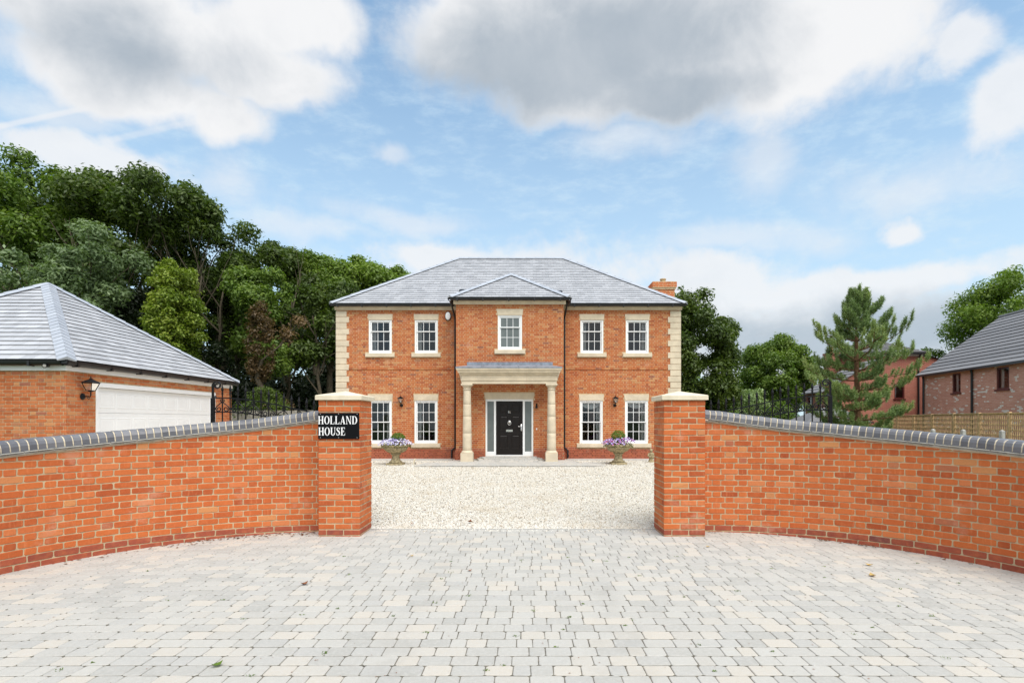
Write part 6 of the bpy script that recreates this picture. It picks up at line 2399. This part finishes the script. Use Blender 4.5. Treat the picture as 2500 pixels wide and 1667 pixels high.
def pine(loc, h, label, seed):
    rng = np.random.default_rng(seed)
    t = thing('pine_tree', label, 'pine tree', loc)
    x0, y0 = loc[0], loc[1]
    tr = MB()
    tr.tube([(x0, y0, -.3), (x0 + .03, y0, h * .3), (x0 - .02, y0, h * .65), (x0, y0, h - .15)], [.15, .12, .075, .02], 9, False)
    tuft, dirs = [], []
    z = .7
    lev = 0
    while z < h - .25:
        f = z / h
        base = 1.95 if f < .58 else 1.95 * max(.2, 1 - (f - .58) / .45)
        if f < .2: base *= .75
        nb = 5 if f < .8 else 4
        ph = rng.random() * 6
        lv = rng.uniform(.75, 1.1)
        for k in range(nb):
            a = ph + 2 * PI * k / nb + rng.normal() * .3
            L = base * lv * rng.uniform(.5, 1.15)
            if .45 < f < .82 and math.cos(a) > .55: L *= 1.3
            rise = .02 + .95 * max(0, f - .42)
            d = Vector((math.cos(a), math.sin(a), rise))
            pts, p = [], Vector((x0, y0, z))
            nseg = 7
            for i in range(nseg + 1):
                pts.append(p.copy())
                d = (d + Vector((rng.normal() * .09, rng.normal() * .09, .03 + .22 * (i > 4)))).normalized()
                p += d * (L / nseg)
            tr.tube(pts, [.034 * (1 - f * .5) * (1 - .75 * i / nseg) + .005 for i in range(nseg + 1)], 5, False)
            for i in range(2, nseg + 1):
                q = pts[i]
                sub = 4 if 2 < i < nseg else 2
                for s_ in range(sub):
                    sd_ = d.cross(Vector((0, 0, 1))).normalized() * rng.choice([-1, 1])
                    spread = .42 * min(1, L) * (.5 + .5 * math.sin(PI * i / nseg))
                    off = sd_ * rng.uniform(.0, spread) * (1 if i < nseg else .25) + d * rng.uniform(-.05, .16)
                    e = q + off + Vector((0, 0, rng.uniform(-.01, .09)))
                    tuft.append(e)
                    dirs.append((d * .5 + off.normalized() * .5 + Vector((0, 0, .7))).normalized())
                    if i > 4:                                # upturned candle shoots
                        tuft.append(e + Vector((d.x * .06, d.y * .06, .12)))
                        dirs.append((d * .35 + Vector((0, 0, 1))).normalized())
        z += .40 if f < .8 else .26
    for k in range(4):
        tuft.append(Vector((x0, y0, h - .1 * k)))
        dirs.append(Vector((0, 0, 1)))
    tr.build('trunk', M_PINEBARK, t, 60)
    T = np.array([tuple(v) for v in tuft]); D = np.array([tuple(v) for v in dirs])
    m = 70
    n = len(T) * m
    P = np.repeat(T, m, 0); A = np.repeat(D, m, 0)
    s_ = rng.uniform(-.11, .15, n)[:, None]
    out = A * .55 + rng.normal(size=(n, 3)) * .62
    out /= np.linalg.norm(out, axis=1, keepdims=True)
    base = P + A * s_
    L = rng.uniform(.07, .125, n)[:, None]
    side = np.cross(out, rng.normal(size=(n, 3)))
    side /= np.linalg.norm(side, axis=1, keepdims=True)
    w = .008
    V = np.stack([base - side * w, base + side * w, base + out * L + side * w * .4, base + out * L - side * w * .4], 1).reshape(-1, 3)
    F = (np.arange(n) * 4)[:, None] + np.array([[0, 1, 2, 3]])
    place_np('crown', V, F, M_NEEDLE, t)


pine((wx(2092, 22), 22, 0), 6.6, 'grey green pine with upturned branch tips in front of the red brown house', 81)


# ------------------------------------------------------------------ fallen leaves and scraps
def fallen_leaf(x, y, z, L, rz, mat, label, curl=.3):
    m = MB()
    n = 6
    v = []
    for i in range(n + 1):
        t = i / n
        w = L * .34 * math.sin(PI * min(1, t * 1.02 + .02)) ** .8 * (1 + .15 * math.sin(i * 2.3))
        h = .003 + curl * L * (2 * t - 1) ** 2 * .5
        v += [(L * (t - .5), -w, h + curl * w * .5), (L * (t - .5), 0, h), (L * (t - .5), w, h + curl * w * .4)]
    f = []
    for i in range(n):
        for k in (0, 1):
            f.append((i * 3 + k, i * 3 + k + 1, i * 3 + k + 4, i * 3 + k + 3))
    M = TR((x, y, z), rz)
    o = m.geo(v, f, M).build('fallen_leaf', mat)
    tag(o, label, 'leaf', 'fallen leaves')


H0 = lambda py, h=0: (H - h) * 1320 / (py - 1027)


def at(pxx, py):
    y = H0(py)
    return (pxx - 1283) * y / 1320, y


for (a, b, L, mt, lb) in ((1148, 1277, .095, M_BROWNLEAF, 'curled brown leaf on the gravel just inside the gateway'),
                          (1221, 1287, .05, M_BROWNLEAF, 'small brown leaf on the gravel near the paving edge'),
                          (1007, 1282, .05, M_BROWNLEAF, 'small brown leaf on the gravel beside the plaque pillar'),
                          (1037, 1249, .05, M_BROWNLEAF, 'tiny brown leaf out in the gravel'),
                          (1147, 1394, .05, M_BROWNLEAF, 'dark crumpled leaf in the middle of the paving'),
                          (743, 1427, .075, M_BROWNLEAF, 'orange brown leaf lying on the paving in front of the plaque wall'),
                          (617, 1367, .035, M_BROWNLEAF, 'small dark leaf on the paving close to the plaque wall'),
                          (2130, 1402, .085, M_YELLOWLEAF, 'curled yellow leaf on the paving near the wall without a plaque'),
                          (2122, 1375, .075, M_YELLOWLEAF, 'flat yellow green leaf behind the curled yellow leaf'),
                          (1728, 1335, .05, M_YELLOWLEAF, 'small yellow leaf below the pillar without a plaque'),
                          (1005, 1358, .05, M_YELLOWLEAF, 'pale yellow leaf on the paving before the gateway'),
                          (530, 1626, .07, M_LEAF_LIGHT, 'pale green leaf low on the nearest paving')):
    x, y = at(a, b)
    fallen_leaf(x, y, (pave_z(x) if y < 7.34 else grav_z(y) + .012) + .004, L, rnd.uniform(0, 3), mt, lb, rnd.uniform(.3, .7))


def litter():
    rng = np.random.default_rng(91)
    V, F, k = [], [], 0
    P = []
    for i in range(170):                                  # along the foot of the plaque wall
        th = rng.uniform(.02, .75) if rng.random() < .8 else rng.uniform(.0, 1.1)
        r = RW - .012 - abs(rng.normal()) * .13
        x, y = -2.65 - r * math.sin(th), 4.47 + r * math.cos(th)
        P.append((x, y, pave_z(x), rng.uniform(.008, .03)))
    for i in range(70):                                   # other foot
        th = rng.uniform(.5, .75) if i < 45 else rng.uniform(0, 1.1)
        r = RW - .012 - abs(rng.normal()) * .05
        x, y = 2.42 + r * math.sin(th), 4.47 + r * math.cos(th)
        P.append((x, y, pave_z(x), rng.uniform(.006, .03)))
    for i in range(260):                                  # crumbs in the joints
        y = 2.6 + rng.random() ** 1.4 * 4.4
        x = rng.uniform(-1, .95) * y
        if not arc_inside(x, y): continue
        P.append((x, y, pave_z(x) - .002, rng.uniform(.003, .009)))
    for (x, y, z, s) in P:
        a = rng.random() * 6.28
        c, sn = math.cos(a), math.sin(a)
        hh = s * rng.uniform(.1, .6)
        pts = [(-1, -.1, .2), (0, -.5, .6), (1, .1, .3), (.1, .5, 1)]
        for p in pts:
            V.append((x + s * (p[0] * c - p[1] * sn), y + s * (p[0] * sn + p[1] * c), z + .004 + hh * p[2]))
        F.append([k, k + 1, k + 2, k + 3])
        k += 4
    o = place_np('leaf_litter', np.array(V), np.array(F), M_BROWNLEAF, None, 'stuff')
    o['label'] = 'dry brown leaf litter along the foot of the garden walls'


litter()


def moss():
    """tiny tufts growing in the paving joints"""
    rng = np.random.default_rng(93)
    n = 0
    P, Nn, L = [], [], []
    for i in range(70):
        y = 2.7 + rng.random() ** 1.3 * 3.2
        x = rng.uniform(-.9, .9) * y
        r = rng.uniform(.006, .016)
        for k in range(16):
            P.append((x + rng.normal() * r, y + rng.normal() * r * .6, pave_z(x) + rng.uniform(-.004, .008)))
            Nn.append(rng.normal(size=3))
            L.append(rng.uniform(.008, .02))
    Nn = np.array(Nn)
    Nn /= np.linalg.norm(Nn, axis=1, keepdims=True)
    L = np.array(L)
    V, F = leaf_quads(np.array(P), Nn, L, L * .4, rng)
    o = place_np('moss', V, F, M_LEAF_MID, None, 'stuff')
    o['label'] = 'tiny green moss tufts in the paving joints'


moss()
